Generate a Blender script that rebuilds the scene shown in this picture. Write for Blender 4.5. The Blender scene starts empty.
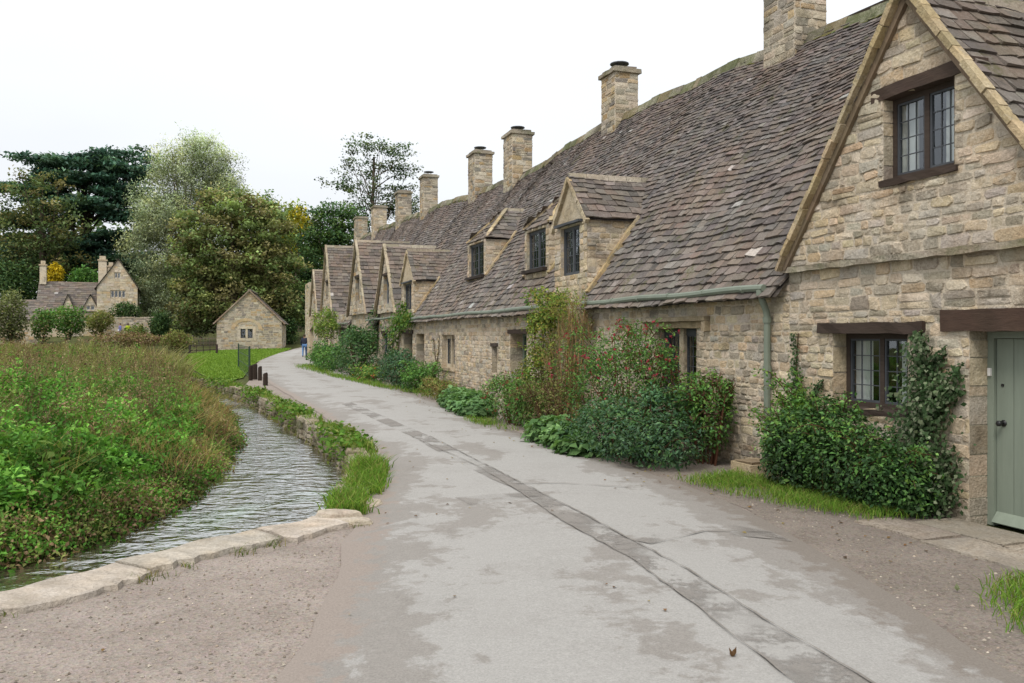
import bpy, math, random
import numpy as np
from mathutils import Vector, geometry
R = random.Random(11)
rng = np.random.default_rng(11)
U = R.uniform
scene = bpy.context.scene
COL = scene.collection
# ------------------------------------------------------------------ measuring
F, CX, HY, EYE = 850.0, 512.0, 335.0, 1.7


def hgt(Y):
    return min(7.5, 0.0012 * max(0.0, Y - 68.0) ** 1.9)


def G(x, y, z=0.0):
    """point of level z under the sight line measured on the photograph"""
    Y = F * (EYE - z) / (y - HY)
    return ((x - CX) / F * Y, Y, z)


def Gt(x, y):
    lo, hi = 0.5, 400.0
    for _ in range(50):
        m = (lo + hi) / 2
        if EYE - (y - HY) / F * m > hgt(m):
            lo = m
        else:
            hi = m
    return ((x - CX) / F * lo, lo, hgt(lo))


def at(x, y, Y):
    return ((x - CX) / F * Y, Y, EYE + (HY - y) / F * Y)


# the row of cottages runs along one straight line: s along it, o out towards the lane
OX = 6.76
DV = np.array([-0.3236, 0.9462])
NV = np.array([-0.9462, -0.3236])
ROT = math.atan2(DV[1], DV[0])


def RL(s, o, z=0.0):
    return (OX + s * DV[0] + o * NV[0], s * DV[1] + o * NV[1], z)


# ------------------------------------------------------------------ objects
def link(o, parent=None):
    COL.objects.link(o)
    if parent is not None:
        o.parent = parent
    return o


def tag(o, label=None, cat=None, group=None, kind=None):
    if label:
        o['label'] = label
    if cat:
        o['category'] = cat
    if group:
        o['group'] = group
    if kind:
        o['kind'] = kind
    return o


def thing(name, label, cat, loc=(0, 0, 0), rz=0.0, group=None):
    o = bpy.data.objects.new(name, None)
    o.empty_display_size = 0.3
    o.location = loc
    o.rotation_euler = (0, 0, rz)
    link(o)
    return tag(o, label, cat, group)


class MB:
    def __init__(self):
        self.v, self.f, self.c = [], [], []

    def add(self, vs, fs, col=(1, 1, 1)):
        n = len(self.v)
        self.v += [tuple(p) for p in vs]
        self.f += [tuple(i + n for i in f) for f in fs]
        if isinstance(col, list):
            self.c += col
        else:
            self.c += [col] * len(vs)

    def box(self, a, b, col=(1, 1, 1), jit=0.0):
        x0, y0, z0 = a
        x1, y1, z1 = b
        vs = [(x0, y0, z0), (x1, y0, z0), (x1, y1, z0), (x0, y1, z0), (x0, y0, z1), (x1, y0, z1), (x1, y1, z1), (x0, y1, z1)]
        if jit:
            vs = [tuple(c + U(-jit, jit) for c in p) for p in vs]
        self.add(vs, [(0, 3, 2, 1), (4, 5, 6, 7), (0, 1, 5, 4), (1, 2, 6, 5), (2, 3, 7, 6), (3, 0, 4, 7)], col)

    def quad(self, a, b, c, d, col=(1, 1, 1)):
        self.add([a, b, c, d], [(0, 1, 2, 3)], col)

    def bar(self, p, q, w, h, col=(1, 1, 1), up=(0, 0, 1)):
        p, q, up = Vector(p), Vector(q), Vector(up)
        d = (q - p).normalized()
        sd = d.cross(up).normalized()
        u2 = sd.cross(d).normalized()
        vs = []
        for e in (p, q):
            for a, b in ((-1, -1), (1, -1), (1, 1), (-1, 1)):
                vs.append(e + sd * a * w / 2 + u2 * b * h / 2)
        self.add(vs, [(0, 3, 2, 1), (4, 5, 6, 7), (0, 1, 5, 4), (1, 2, 6, 5), (2, 3, 7, 6), (3, 0, 4, 7)], col)

    def tube(self, pts, rads, n=8, col=(1, 1, 1), cap=True):
        pts = [Vector(p) for p in pts]
        if not hasattr(rads, '__len__'):
            rads = [rads] * len(pts)
        rings, ref = [], Vector((0.31, 0.17, 0.93))
        for i, p in enumerate(pts):
            d = (pts[min(i + 1, len(pts) - 1)] - pts[max(i - 1, 0)]).normalized()
            if abs(d.dot(ref)) > 0.97:
                ref = Vector((1, 0.2, 0))
            a = d.cross(ref).normalized()
            b = d.cross(a)
            rings.append([p + (a * math.cos(2 * math.pi * k / n) + b * math.sin(2 * math.pi * k / n)) * rads[i] for k in range(n)])
        vs = [q for r in rings for q in r]
        fs = []
        for i in range(len(pts) - 1):
            for k in range(n):
                k2 = (k + 1) % n
                fs.append((i * n + k, i * n + k2, (i + 1) * n + k2, (i + 1) * n + k))
        if cap:
            fs.append(tuple(range(n - 1, -1, -1)))
            fs.append(tuple((len(pts) - 1) * n + k for k in range(n)))
        self.add(vs, fs, col)

    def build(self, name, mat, parent=None, off=(0, 0, 0), loc=None, smooth=False):
        me = bpy.data.meshes.new(name)
        me.from_pydata([(x - off[0], y - off[1], z - off[2]) for x, y, z in self.v], [], self.f)
        at_ = me.attributes.new('Col', 'FLOAT_COLOR', 'POINT')
        c = np.ones((len(self.v), 4), np.float32)
        if self.v:
            c[:, :3] = np.array(self.c, np.float32)
        at_.data.foreach_set('color', c.ravel())
        me.materials.append(mat)
        if smooth:
            me.polygons.foreach_set('use_smooth', [True] * len(me.polygons))
        me.update()
        o = link(bpy.data.objects.new(name, me), parent)
        if loc is not None:
            o.location = loc
        return o


def np_mesh(name, V, k, C, mat, parent=None, loc=(0, 0, 0), smooth=False):
    """k vertices per face, faces in order; V (n*k,3), or a (V, faces) pair"""
    if isinstance(V, tuple):
        V, Fi = V
    else:
        Fi = np.arange(len(V)).reshape(-1, k)
    V = np.asarray(V, np.float32) - np.array(loc, np.float32)
    me = bpy.data.meshes.new(name)
    me.vertices.add(len(V))
    me.vertices.foreach_set('co', V.ravel())
    me.loops.add(Fi.size)
    me.loops.foreach_set('vertex_index', Fi.ravel().astype(np.int32))
    me.polygons.add(len(Fi))
    me.polygons.foreach_set('loop_start', (np.arange(len(Fi)) * Fi.shape[1]).astype(np.int32))
    if smooth:
        me.polygons.foreach_set('use_smooth', np.ones(len(Fi), bool))
    a = me.attributes.new('Col', 'FLOAT_COLOR', 'POINT')
    c = np.ones((len(V), 4), np.float32)
    c[:, :3] = C
    a.data.foreach_set('color', c.ravel())
    me.materials.append(mat)
    me.update(calc_edges=True)
    me.validate()
    o = link(bpy.data.objects.new(name, me), parent)
    o.location = loc if parent is None else (0, 0, 0)
    return o


# ------------------------------------------------------------------ leaves and blades
def unit(a):
    return a / np.maximum(np.linalg.norm(a, axis=1, keepdims=True), 1e-6)


def leaf_geo(C, size, asp=0.5, bias=0.6, nrm=None, droop=0.0):
    n = len(C)
    size = np.broadcast_to(np.asarray(size, float), (n,))[:, None]
    N = rng.normal(size=(n, 3))
    if nrm is None:
        N[:, 2] += bias * 2.5
    else:
        N = N * 0.55 + nrm * bias * 2.5
    N = unit(N)
    T = unit(np.cross(N, rng.normal(size=(n, 3))))
    T[:, 2] -= droop
    T = unit(T)
    B = unit(np.cross(N, T))
    l, w = size * 0.5, size * asp * 0.5
    f = N * w * 0.5
    V = np.stack([C - T * l, C - T * l * 0.1 + B * w + f, C + T * l, C - T * l * 0.1 - B * w + f], 1)
    return V.reshape(-1, 3)


def leaf_col(n, pal, wts=None, var=0.22):
    pal = np.array(pal, float)
    idx = rng.choice(len(pal), n, p=None if wts is None else np.array(wts) / sum(wts))
    c = pal[idx] * (1 + rng.normal(size=(n, 1)) * var)
    return np.clip(c, 0.004, 1)


def blob_pts(n, blobs, shell=0.55):
    """points in ellipsoids (c, r), most of them near the surface"""
    w = np.array([b[3] * b[4] * b[5] for b in blobs]) ** 0.7
    idx = rng.choice(len(blobs), n, p=w / w.sum())
    B = np.array(blobs)[idx]
    d = unit(rng.normal(size=(n, 3)))
    r = shell + (1 - shell) * rng.random((n, 1)) ** 0.6
    r *= 1 + rng.normal(size=(n, 1)) * 0.07
    return B[:, :3] + d * r * B[:, 3:], d


def blade_geo(P, h, w, lean=0.3, wind=(0.1, 0)):
    n = len(P)
    h = np.broadcast_to(np.asarray(h, float), (n,))[:, None]
    w = np.broadcast_to(np.asarray(w, float), (n,))[:, None]
    a = rng.random(n) * 2 * np.pi
    sd = np.stack([np.cos(a), np.sin(a), a * 0], 1)
    ln = rng.normal(size=(n, 3)) * lean
    ln[:, 0] += wind[0]
    ln[:, 1] += wind[1]
    ln[:, 2] = 0
    up = np.array([0, 0, 1.0])
    M = P + h * 0.55 * (up + ln * 0.5)
    T = P + h * (up * 0.96 + ln * 1.15)
    V = np.stack([P - sd * w, P + sd * w, M + sd * w * 0.75, M - sd * w * 0.75, M - sd * w * 0.75, M + sd * w * 0.75, T + sd * w * 0.12, T - sd * w * 0.12], 1)
    return V.reshape(-1, 3)


def in_poly(P, poly):
    x, y = P[:, 0], P[:, 1]
    ins = np.zeros(len(P), bool)
    m = len(poly)
    for i in range(m):
        x0, y0 = poly[i][:2]
        x1, y1 = poly[(i + 1) % m][:2]
        if y0 == y1:
            continue
        ins ^= ((y0 > y) != (y1 > y)) & (x < (x1 - x0) * (y - y0) / (y1 - y0) + x0)
    return ins


def poly_dist(P, line):
    d = np.full(len(P), 1e9)
    for (a, b) in zip(line[:-1], line[1:]):
        a, b = np.array(a[:2]), np.array(b[:2])
        ab = b - a
        t = np.clip(((P - a) @ ab) / max(ab @ ab, 1e-9), 0, 1)
        d = np.minimum(d, np.linalg.norm(P - a - t[:, None] * ab, axis=1))
    return d


def scatter(poly, n):
    poly = np.array([p[:2] for p in poly])
    lo, hi = poly.min(0), poly.max(0)
    out = []
    tot = 0
    while tot < n:
        P = lo + rng.random((n * 2, 2)) * (hi - lo)
        P = P[in_poly(P, poly)]
        out.append(P)
        tot += len(P)
    return np.concatenate(out)[:n]


def vnoise(P, sc, seed=0):
    """cheap smooth value noise in -1..1"""
    r = np.random.default_rng(seed)
    v = np.zeros(len(P))
    for _ in range(7):
        k = r.normal(size=2) / sc
        v += np.sin(P[:, 0] * k[0] * 3 + P[:, 1] * k[1] * 3 + r.random() * 6.28)
    return v / 3.2
# ------------------------------------------------------------------ materials
class NT:
    def __init__(self, name):
        self.m = bpy.data.materials.new(name)
        self.m.use_nodes = True
        self.t = self.m.node_tree
        self.t.nodes.clear()
        self.out = self.t.nodes.new('ShaderNodeOutputMaterial')

    def n(self, typ, ins=None, **kw):
        nd = self.t.nodes.new('ShaderNode' + typ)
        for k, v in kw.items():
            setattr(nd, k, v)
        for k, v in (ins or {}).items():
            self.set(nd.inputs[k], v)
        return nd

    def set(self, sock, v):
        if hasattr(v, 'is_output'):
            self.t.links.new(v, sock)
        elif isinstance(v, (tuple, list)) and len(v) == 3 and sock.type == 'RGBA':
            sock.default_value = (*v, 1)
        else:
            sock.default_value = v

    def coord(self, scale=(1, 1, 1)):
        c = self.n('TexCoord')
        return self.n('Mapping', {'Vector': c.outputs['Object'], 'Scale': scale}).outputs[0]

    def noise(self, sc, det=4, rough=0.6, vec=None, dist=0.0):
        d = {'Scale': sc, 'Detail': det, 'Roughness': rough, 'Distortion': dist}
        d['Vector'] = vec if vec is not None else self.coord()
        return self.n('TexNoise', d).outputs['Fac']

    def ramp(self, fac, lo, hi, a=0.0, b=1.0):
        return self.n('MapRange', {'Value': fac, 'From Min': lo, 'From Max': hi, 'To Min': a, 'To Max': b}).outputs[0]

    def math(self, op, a, b=0.0):
        nd = self.n('Math', operation=op)
        self.set(nd.inputs[0], a)
        self.set(nd.inputs[1], b)
        return nd.outputs[0]

    def mix(self, fac, a, b, mode='MIX'):
        nd = self.n('Mix', data_type='RGBA', blend_type=mode)
        self.set(nd.inputs[0], fac)
        self.set(nd.inputs[6], a)
        self.set(nd.inputs[7], b)
        return nd.outputs[2]

    def col(self):
        return self.n('Attribute', attribute_name='Col').outputs['Color']

    def bump(self, h, s=0.5, d=0.02, nrm=None):
        i = {'Height': h, 'Strength': s, 'Distance': d}
        if nrm is not None:
            i['Normal'] = nrm
        return self.n('Bump', i).outputs[0]

    def done(self, sh):
        self.t.links.new(sh, self.out.inputs[0])
        return self.m

    def pr(self, base, rough=0.8, spec=0.25, nrm=None, metal=0.0):
        i = {'Base Color': base, 'Roughness': rough, 'Specular IOR Level': spec, 'Metallic': metal}
        if nrm is not None:
            i['Normal'] = nrm
        return self.done(self.n('BsdfPrincipled', i).outputs[0])


def m_stone(name, lich=0.5, moss=0.0):
    t = NT(name)
    c = t.col()
    n1 = t.noise(5, 6, 0.65)
    n2 = t.noise(38, 5, 0.7)
    n3 = t.noise(1.7, 5, 0.6)
    base = t.mix(1.0, c, t.mix(n2, (0.45, 0.43, 0.41), (1.5, 1.51, 1.53)), 'MULTIPLY')
    base = t.mix(t.ramp(n1, 0.35, 0.75, 0, 0.55), base, t.mix(1.0, base, (0.72, 0.62, 0.48), 'MULTIPLY'))
    base = t.mix(t.ramp(n1, 0.56, 0.68, 0, lich), base, (0.46, 0.43, 0.36))
    dk = t.ramp(t.math('ADD', n3, t.math('MULTIPLY', t.math('SUBTRACT', n1, 0.5), 0.5)), 0.53, 0.72, 0, 0.8)
    base = t.mix(dk, base, t.mix(1.0, base, (0.42, 0.42, 0.42), 'MULTIPLY'))
    if moss:
        base = t.mix(t.ramp(t.noise(3.1, 5), 0.52, 0.66, 0, moss), base, (0.09, 0.11, 0.03))
    warm = t.ramp(t.noise(1.15, 5, 0.65), 0.5, 0.66, 0, 0.35)
    base = t.mix(warm, base, t.mix(1.0, base, (1.12, 0.92, 0.70), 'MULTIPLY'))
    pit = t.ramp(t.noise(16, 5, 0.75), 0.30, 0.42, 0.45, 0.0)
    base = t.mix(pit, base, t.mix(1.0, base, (0.45, 0.42, 0.4), 'MULTIPLY'))
    lime = t.ramp(t.noise(0.9, 6, 0.7), 0.46, 0.64, 0, 0.55)
    base = t.mix(t.math('MULTIPLY', lime, t.ramp(n2, 0.35, 0.6)), base, (0.58, 0.52, 0.43))
    b1 = t.bump(n2, 0.7, 0.015)
    b2 = t.bump(t.noise(12, 5, 0.7), 0.75, 0.04, b1)
    return t.pr(base, 0.92, 0.06, b2)


def m_slate(name):
    t = NT(name)
    c = t.col()
    n2 = t.noise(34, 6, 0.78)
    n1 = t.noise(11, 7, 0.75)
    n3 = t.noise(0.45, 5, 0.65)
    base = t.mix(1.0, c, t.mix(n2, (0.35, 0.35, 0.35), (1.6, 1.6, 1.6)), 'MULTIPLY')
    base = t.mix(t.ramp(n3, 0.42, 0.62, 0, 0.8), base, t.mix(1.0, base, (1.14, 1.0, 0.9), 'MULTIPLY'))
    base = t.mix(t.ramp(n1, 0.55, 0.70, 0, 0.55), base, (0.30, 0.29, 0.262))
    base = t.mix(t.ramp(t.noise(4.1, 6, 0.75), 0.55, 0.68, 0, 0.6), base, (0.05, 0.047, 0.042))
    moss = t.math('MULTIPLY', t.ramp(t.noise(2.2, 6, 0.7), 0.58, 0.66, 0, 0.7), t.ramp(t.noise(26, 4, 0.7), 0.42, 0.55))
    base = t.mix(moss, base, (0.085, 0.09, 0.03))
    b1 = t.bump(n2, 0.8, 0.014)
    return t.pr(base, 0.9, 0.10, t.bump(n1, 0.6, 0.03, b1))


def m_plain(name, col, rough=0.6, spec=0.3, var=0.25, sc=12, bump=0.2, metal=0.0, stretch=(1, 1, 1)):
    t = NT(name)
    v = t.coord(stretch)
    n = t.noise(sc, 5, 0.65, v)
    lo = tuple(x * (1 - var) for x in col)
    hi = tuple(x * (1 + var) for x in col)
    base = t.mix(1.0, t.col(), t.mix(n, lo, hi), 'MULTIPLY')
    return t.pr(base, rough, spec, t.bump(n, bump, 0.01), metal)


def m_leaf(name, trans=0.3, rough=0.6, spec=0.08):
    t = NT(name)
    c = t.col()
    p = t.n('BsdfPrincipled', {'Base Color': c, 'Roughness': rough, 'Specular IOR Level': spec})
    tr = t.n('BsdfTranslucent', {'Color': t.mix(1.0, c, (1.3, 1.35, 0.8), 'MULTIPLY')})
    mx = t.n('MixShader', {0: trans, 1: p.outputs[0], 2: tr.outputs[0]})
    return t.done(mx.outputs[0])


def m_glass(name):
    t = NT(name)
    fr = t.n('LayerWeight', {'Blend': 0.5}).outputs['Facing']
    fac = t.math('ADD', t.math('MULTIPLY', t.math('POWER', fr, 3.0), 0.75), 0.13)
    nb = t.bump(t.noise(2.2, 2), 0.12, 0.05)
    gl = t.n('BsdfGlossy', {'Color': (0.85, 0.9, 0.95), 'Roughness': 0.03, 'Normal': nb})
    tp = t.n('BsdfTransparent', {'Color': (0.82, 0.87, 0.87)})
    return t.done(t.n('MixShader', {0: fac, 1: tp.outputs[0], 2: gl.outputs[0]}).outputs[0])


def m_road():
    t = NT('worn_tarmac')
    sep = t.n('SeparateColor', {0: t.col()})      # r: across 0..1, g: nearness to the edge, b: side
    xs = sep.outputs[0]
    v = t.coord()
    speck = t.noise(75, 4, 0.85, v)
    grain = t.noise(20, 5, 0.8, v)
    mid = t.noise(4.5, 9, 0.72, v, 0.3)
    big = t.noise(0.7, 9, 0.66, v, 0.5)
    pale = t.mix(speck, (0.145, 0.138, 0.127), (0.49, 0.475, 0.448))
    brown = t.mix(speck, (0.105, 0.097, 0.088), (0.388, 0.362, 0.33))
    w1 = t.math('ABSOLUTE', t.math('SUBTRACT', xs, 0.36))
    w2 = t.math('ABSOLUTE', t.math('SUBTRACT', xs, 0.68))
    trk = t.ramp(t.math('MINIMUM', w1, w2), 0.02, 0.16, 0.09, -0.03)
    f = t.math('ADD', t.math('ADD', big, trk), t.math('MULTIPLY', t.math('SUBTRACT', mid, 0.5), 0.6))
    f = t.math('SUBTRACT', f, t.math('MULTIPLY', t.math('POWER', sep.outputs[1], 1.5), 0.3))
    base = t.mix(t.ramp(f, 0.425, 0.485), brown, pale)
    base = t.mix(1.0, base, t.mix(grain, (0.84, 0.84, 0.84), (1.15, 1.15, 1.15)), 'MULTIPLY')
    st = t.ramp(t.noise(1.3, 6, 0.7, v), 0.5, 0.72, 0, 0.3)
    base = t.mix(st, base, t.mix(1.0, base, (0.7, 0.68, 0.66), 'MULTIPLY'))
    # the surface crumbles away into the gravel at its edges
    grv = t.mix(sep.outputs[2], t.mix(speck, (0.12, 0.098, 0.085), (0.40, 0.345, 0.30)), t.mix(speck, (0.08, 0.068, 0.056), (0.31, 0.275, 0.24)))
    al = t.ramp(t.math('ADD', sep.outputs[1], t.math('MULTIPLY', t.math('SUBTRACT', t.noise(5, 7, 0.7, v), 0.5), 1.5)), 0.62, 0.74)
    base = t.mix(al, base, grv)
    return t.pr(base, 0.9, 0.12, t.bump(speck, 0.7, 0.008, t.bump(mid, 0.3, 0.02)))


def m_patch():
    t = NT('trench_tarmac')
    v = t.coord()
    speck = t.noise(70, 4, 0.85, v)
    base = t.mix(speck, (0.10, 0.092, 0.083), (0.372, 0.345, 0.313))
    base = t.mix(1.0, base, t.mix(t.noise(5, 6, 0.7, v), (0.8, 0.8, 0.8), (1.2, 1.2, 1.2)), 'MULTIPLY')
    p = t.n('BsdfPrincipled', {'Base Color': base, 'Roughness': 0.9, 'Specular IOR Level': 0.15, 'Normal': t.bump(speck, 0.6, 0.008)})
    f = t.math('ADD', t.noise(1.1, 8, 0.72, v), t.math('MULTIPLY', t.noise(9, 6, 0.8, v), 0.3))
    op = t.math('MULTIPLY', t.ramp(f, 0.60, 0.67, 0.0, 0.85), t.ramp(t.noise(0.5, 4, 0.6, v), 0.42, 0.5, 0.1, 1.0))
    return t.done(t.n('MixShader', {0: op, 1: t.n('BsdfTransparent').outputs[0], 2: p.outputs[0]}).outputs[0])


def m_gravel(name, a, b, dark=0.0):
    t = NT(name)
    v = t.coord()
    vo = t.n('TexVoronoi', {'Vector': v, 'Scale': 55})
    n1 = t.noise(1.3, 6, 0.65, v)
    n2 = t.noise(120, 2, 0.7, v)
    base = t.mix(n2, a, b)
    base = t.mix(0.35, base, t.mix(1.0, base, t.n('HueSaturation', {'Color': vo.outputs['Color'], 'Saturation': 0.15, 'Value': 1.7}).outputs[0], 'MULTIPLY'))
    base = t.mix(t.ramp(n1, 0.38, 0.66, 0, 0.6), base, t.mix(1.0, base, (0.62, 0.6, 0.58), 'MULTIPLY'))
    return t.pr(base, 0.92, 0.15, t.bump(vo.outputs['Distance'], 0.6, 0.01, t.bump(n2, 0.5, 0.006)))


def m_water():
    t = NT('stream_water')
    v = t.coord((0.85, 1.35, 1.0))
    w1 = t.noise(3.4, 2, 0.5, v, 0.8)
    w2 = t.noise(8.5, 2, 0.5, v, 0.6)
    w4 = t.noise(24, 2, 0.6, v, 0.6)
    w3 = t.noise(0.7, 4, 0.55, t.coord((1, 1, 1)), 0.4)
    calm = t.ramp(w3, 0.38, 0.60, 0.22, 1.0)
    b = t.n('Bump', {'Height': w1, 'Strength': calm, 'Distance': 0.09}).outputs[0]
    b = t.n('Bump', {'Height': w2, 'Strength': calm, 'Distance': 0.03, 'Normal': b}).outputs[0]
    b = t.n('Bump', {'Height': w4, 'Strength': calm, 'Distance': 0.003, 'Normal': b}).outputs[0]
    bed = t.mix(t.noise(2.1, 6, 0.7), (0.028, 0.027, 0.015), (0.12, 0.105, 0.065))
    weed = t.ramp(t.noise(0.6, 4, 0.55, t.coord((1, 0.6, 1))), 0.56, 0.68, 0, 0.75)
    bed = t.mix(weed, bed, (0.09, 0.15, 0.07))
    p = t.n('BsdfDiffuse', {'Color': bed})
    gl = t.n('BsdfGlossy', {'Color': (0.96, 0.98, 1.0), 'Roughness': 0.07, 'Normal': b})
    lw = t.n('LayerWeight', {'Blend': 0.5, 'Normal': b}).outputs['Facing']
    fac = t.math('ADD', t.math('MULTIPLY', t.math('POWER', lw, 1.6), 0.85), 0.10)
    return t.done(t.n('MixShader', {0: fac, 1: p.outputs[0], 2: gl.outputs[0]}).outputs[0])


def m_ground():
    t = NT('meadow_soil')
    v = t.coord()
    n = t.noise(0.5, 6, 0.65, v)
    m = t.noise(14, 5, 0.7, v)
    base = t.mix(n, (0.045, 0.065, 0.018), (0.10, 0.095, 0.04))
    base = t.mix(m, t.mix(1.0, base, (0.5, 0.5, 0.5), 'MULTIPLY'), t.mix(1.0, base, (1.4, 1.4, 1.3), 'MULTIPLY'))
    base = t.mix(1.0, base, t.col(), 'MULTIPLY')
    return t.pr(base, 0.95, 0.1, t.bump(m, 0.8, 0.05))


def m_lawn():
    t = NT('mown_lawn')
    v = t.coord()
    n = t.noise(0.35, 5, 0.6, v)
    m = t.noise(18, 4, 0.7, v)
    base = t.mix(n, (0.13, 0.215, 0.035), (0.20, 0.285, 0.055))
    base = t.mix(m, t.mix(1.0, base, (0.6, 0.6, 0.6), 'MULTIPLY'), t.mix(1.0, base, (1.3, 1.3, 1.3), 'MULTIPLY'))
    return t.pr(base, 0.9, 0.1, t.bump(m, 0.8, 0.04))


STONE = m_stone('rubble_stone', 0.45)
STONE_PALE = m_stone('dressed_stone', 0.35)
STONE_MOSS = m_stone('mossy_stone', 0.4, 0.5)
SLATE = m_slate('stone_slates')
MOSS = m_plain('moss', (0.085, 0.10, 0.022), 0.95, 0.1, 0.5, 9, 0.9)
TIMBER = m_plain('old_dark_timber', (0.05, 0.036, 0.028), 0.75, 0.25, 0.45, 9, 0.5, stretch=(1, 1, 6))
GREYWOOD = m_plain('weathered_wood', (0.17, 0.14, 0.105), 0.85, 0.2, 0.4, 9, 0.5, stretch=(5, 5, 1))
SAGE = m_plain('sage_green_paint', (0.20, 0.232, 0.185), 0.6, 0.25, 0.2, 5, 0.2, stretch=(3, 3, 0.35))
SAGE_DK = m_plain('sage_gutter_paint', (0.15, 0.175, 0.135), 0.5, 0.35, 0.25, 6, 0.2)
GREEN_DK = m_plain('dark_green_paint', (0.03, 0.055, 0.035), 0.5, 0.3, 0.2, 6, 0.2)
IRON = m_plain('black_iron', (0.012, 0.012, 0.013), 0.42, 0.5, 0.2, 20, 0.2)
LEAD = m_plain('lead_grey', (0.055, 0.06, 0.068), 0.55, 0.4, 0.3, 10, 0.2)
BLUEFRAME = m_plain('blue_grey_casement', (0.10, 0.13, 0.17), 0.5, 0.35, 0.2, 10, 0.2)
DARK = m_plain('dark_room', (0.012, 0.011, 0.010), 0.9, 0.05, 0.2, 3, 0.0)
CURTAIN = m_plain('white_curtain', (0.66, 0.65, 0.62), 0.9, 0.1, 0.1, 3, 0.2)
GLASS = m_glass('old_window_glass')
LEAF = m_leaf('leaves')
LEAF_GLOSS = m_leaf('glossy_leaves', 0.2, 0.42, 0.16)
GRASSM = m_leaf('grass_blades', 0.36, 0.7, 0.06)
BARK = m_plain('bark', (0.085, 0.068, 0.05), 0.95, 0.1, 0.5, 6, 0.9, stretch=(1, 1, 0.25))
ROADM = m_road()
PATCHM = m_patch()
SEAMM = m_plain('seam_tar', (0.20, 0.182, 0.163), 0.9, 0.1, 0.5, 30, 0.5)
GRAVELM = m_gravel('pinkish_gravel', (0.13, 0.108, 0.092), (0.385, 0.33, 0.288))
EARTHM = m_gravel('dark_gravel', (0.085, 0.070, 0.057), (0.29, 0.25, 0.215))
WATERM = m_water()
GROUNDM = m_ground()
LAWNM = m_lawn()
SKIN = m_plain('skin', (0.5, 0.3, 0.22), 0.6, 0.3, 0.05, 5, 0.0)
CLOTH = m_plain('cloth', (1, 1, 1), 0.9, 0.1, 0.1, 20, 0.1)
COPING = m_stone('worn_coping', 0.3)
PEB = m_stone('pebble_stone', 0.2)
# ------------------------------------------------------------------ masonry
PAL = [(0.42, 0.345, 0.245), (0.47, 0.40, 0.30), (0.35, 0.295, 0.22), (0.44, 0.34, 0.215), (0.52, 0.455, 0.36), (0.27, 0.235, 0.185), (0.40, 0.30, 0.19), (0.34, 0.315, 0.275), (0.46, 0.385, 0.275), (0.39, 0.355, 0.30), (0.23, 0.205, 0.165), (0.50, 0.42, 0.29)]
PAL = [(c[0] * 0.86 + 0.112, c[1] * 0.86 + 0.10, c[2] * 0.86 + 0.080) for c in PAL]
PAL_GREY = [(0.36, 0.32, 0.25), (0.43, 0.38, 0.30), (0.30, 0.27, 0.22), (0.40, 0.34, 0.25), (0.24, 0.22, 0.19), (0.46, 0.42, 0.34), (0.38, 0.28, 0.16)]
PAL_PALE = [(0.46, 0.40, 0.30), (0.52, 0.46, 0.36), (0.42, 0.35, 0.25), (0.48, 0.38, 0.24), (0.40, 0.36, 0.30)]
MORT = (0.52, 0.46, 0.37)


def tint(c, a=0.14):
    k = 1 + U(-a, a)
    return tuple(max(0.01, x * k * (1 + U(-0.03, 0.03))) for x in c)


def one_stone(mb, fr, a0, a1, z0, z1, d, pr, col):
    w, h = a1 - a0, z1 - z0
    ca, cz = min(0.13 * w, 0.03) * U(0.4, 1.3), min(0.2 * h, 0.025) * U(0.4, 1.3)
    j = min(0.02, 0.14 * min(w, h))
    base = [(a0, z0 + cz), (a0 + ca, z0), (a1 - ca, z0), (a1, z0 + cz), (a1, z1 - cz), (a1 - ca, z1), (a0 + ca, z1), (a0, z1 - cz)]
    base = [(a + U(-j, j), z + U(-j, j)) for a, z in base]
    ma, mz = (a0 + a1) / 2, (z0 + z1) / 2
    ins = min(0.013, 0.16 * min(w, h))
    ta, tz = U(-.05, .05), U(-.08, .08)
    vs = [fr(a, d - 0.004, z) for a, z in base]
    for a, z in base:
        k = 1 - ins / max(0.02, math.hypot(a - ma, z - mz))
        vs.append(fr(ma + (a - ma) * k, d + max(0.0, pr + (a - ma) * ta + (z - mz) * tz + U(-0.004, 0.004)), mz + (z - mz) * k))
    vs.append(fr(ma + U(-.02, .02), d + pr + U(0, 0.008), mz))
    fs = [(i, (i + 1) % 8, 8 + (i + 1) % 8, 8 + i) for i in range(8)] + [(8 + i, 8 + (i + 1) % 8, 16) for i in range(8)]
    mb.add(vs, fs, col)


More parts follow.
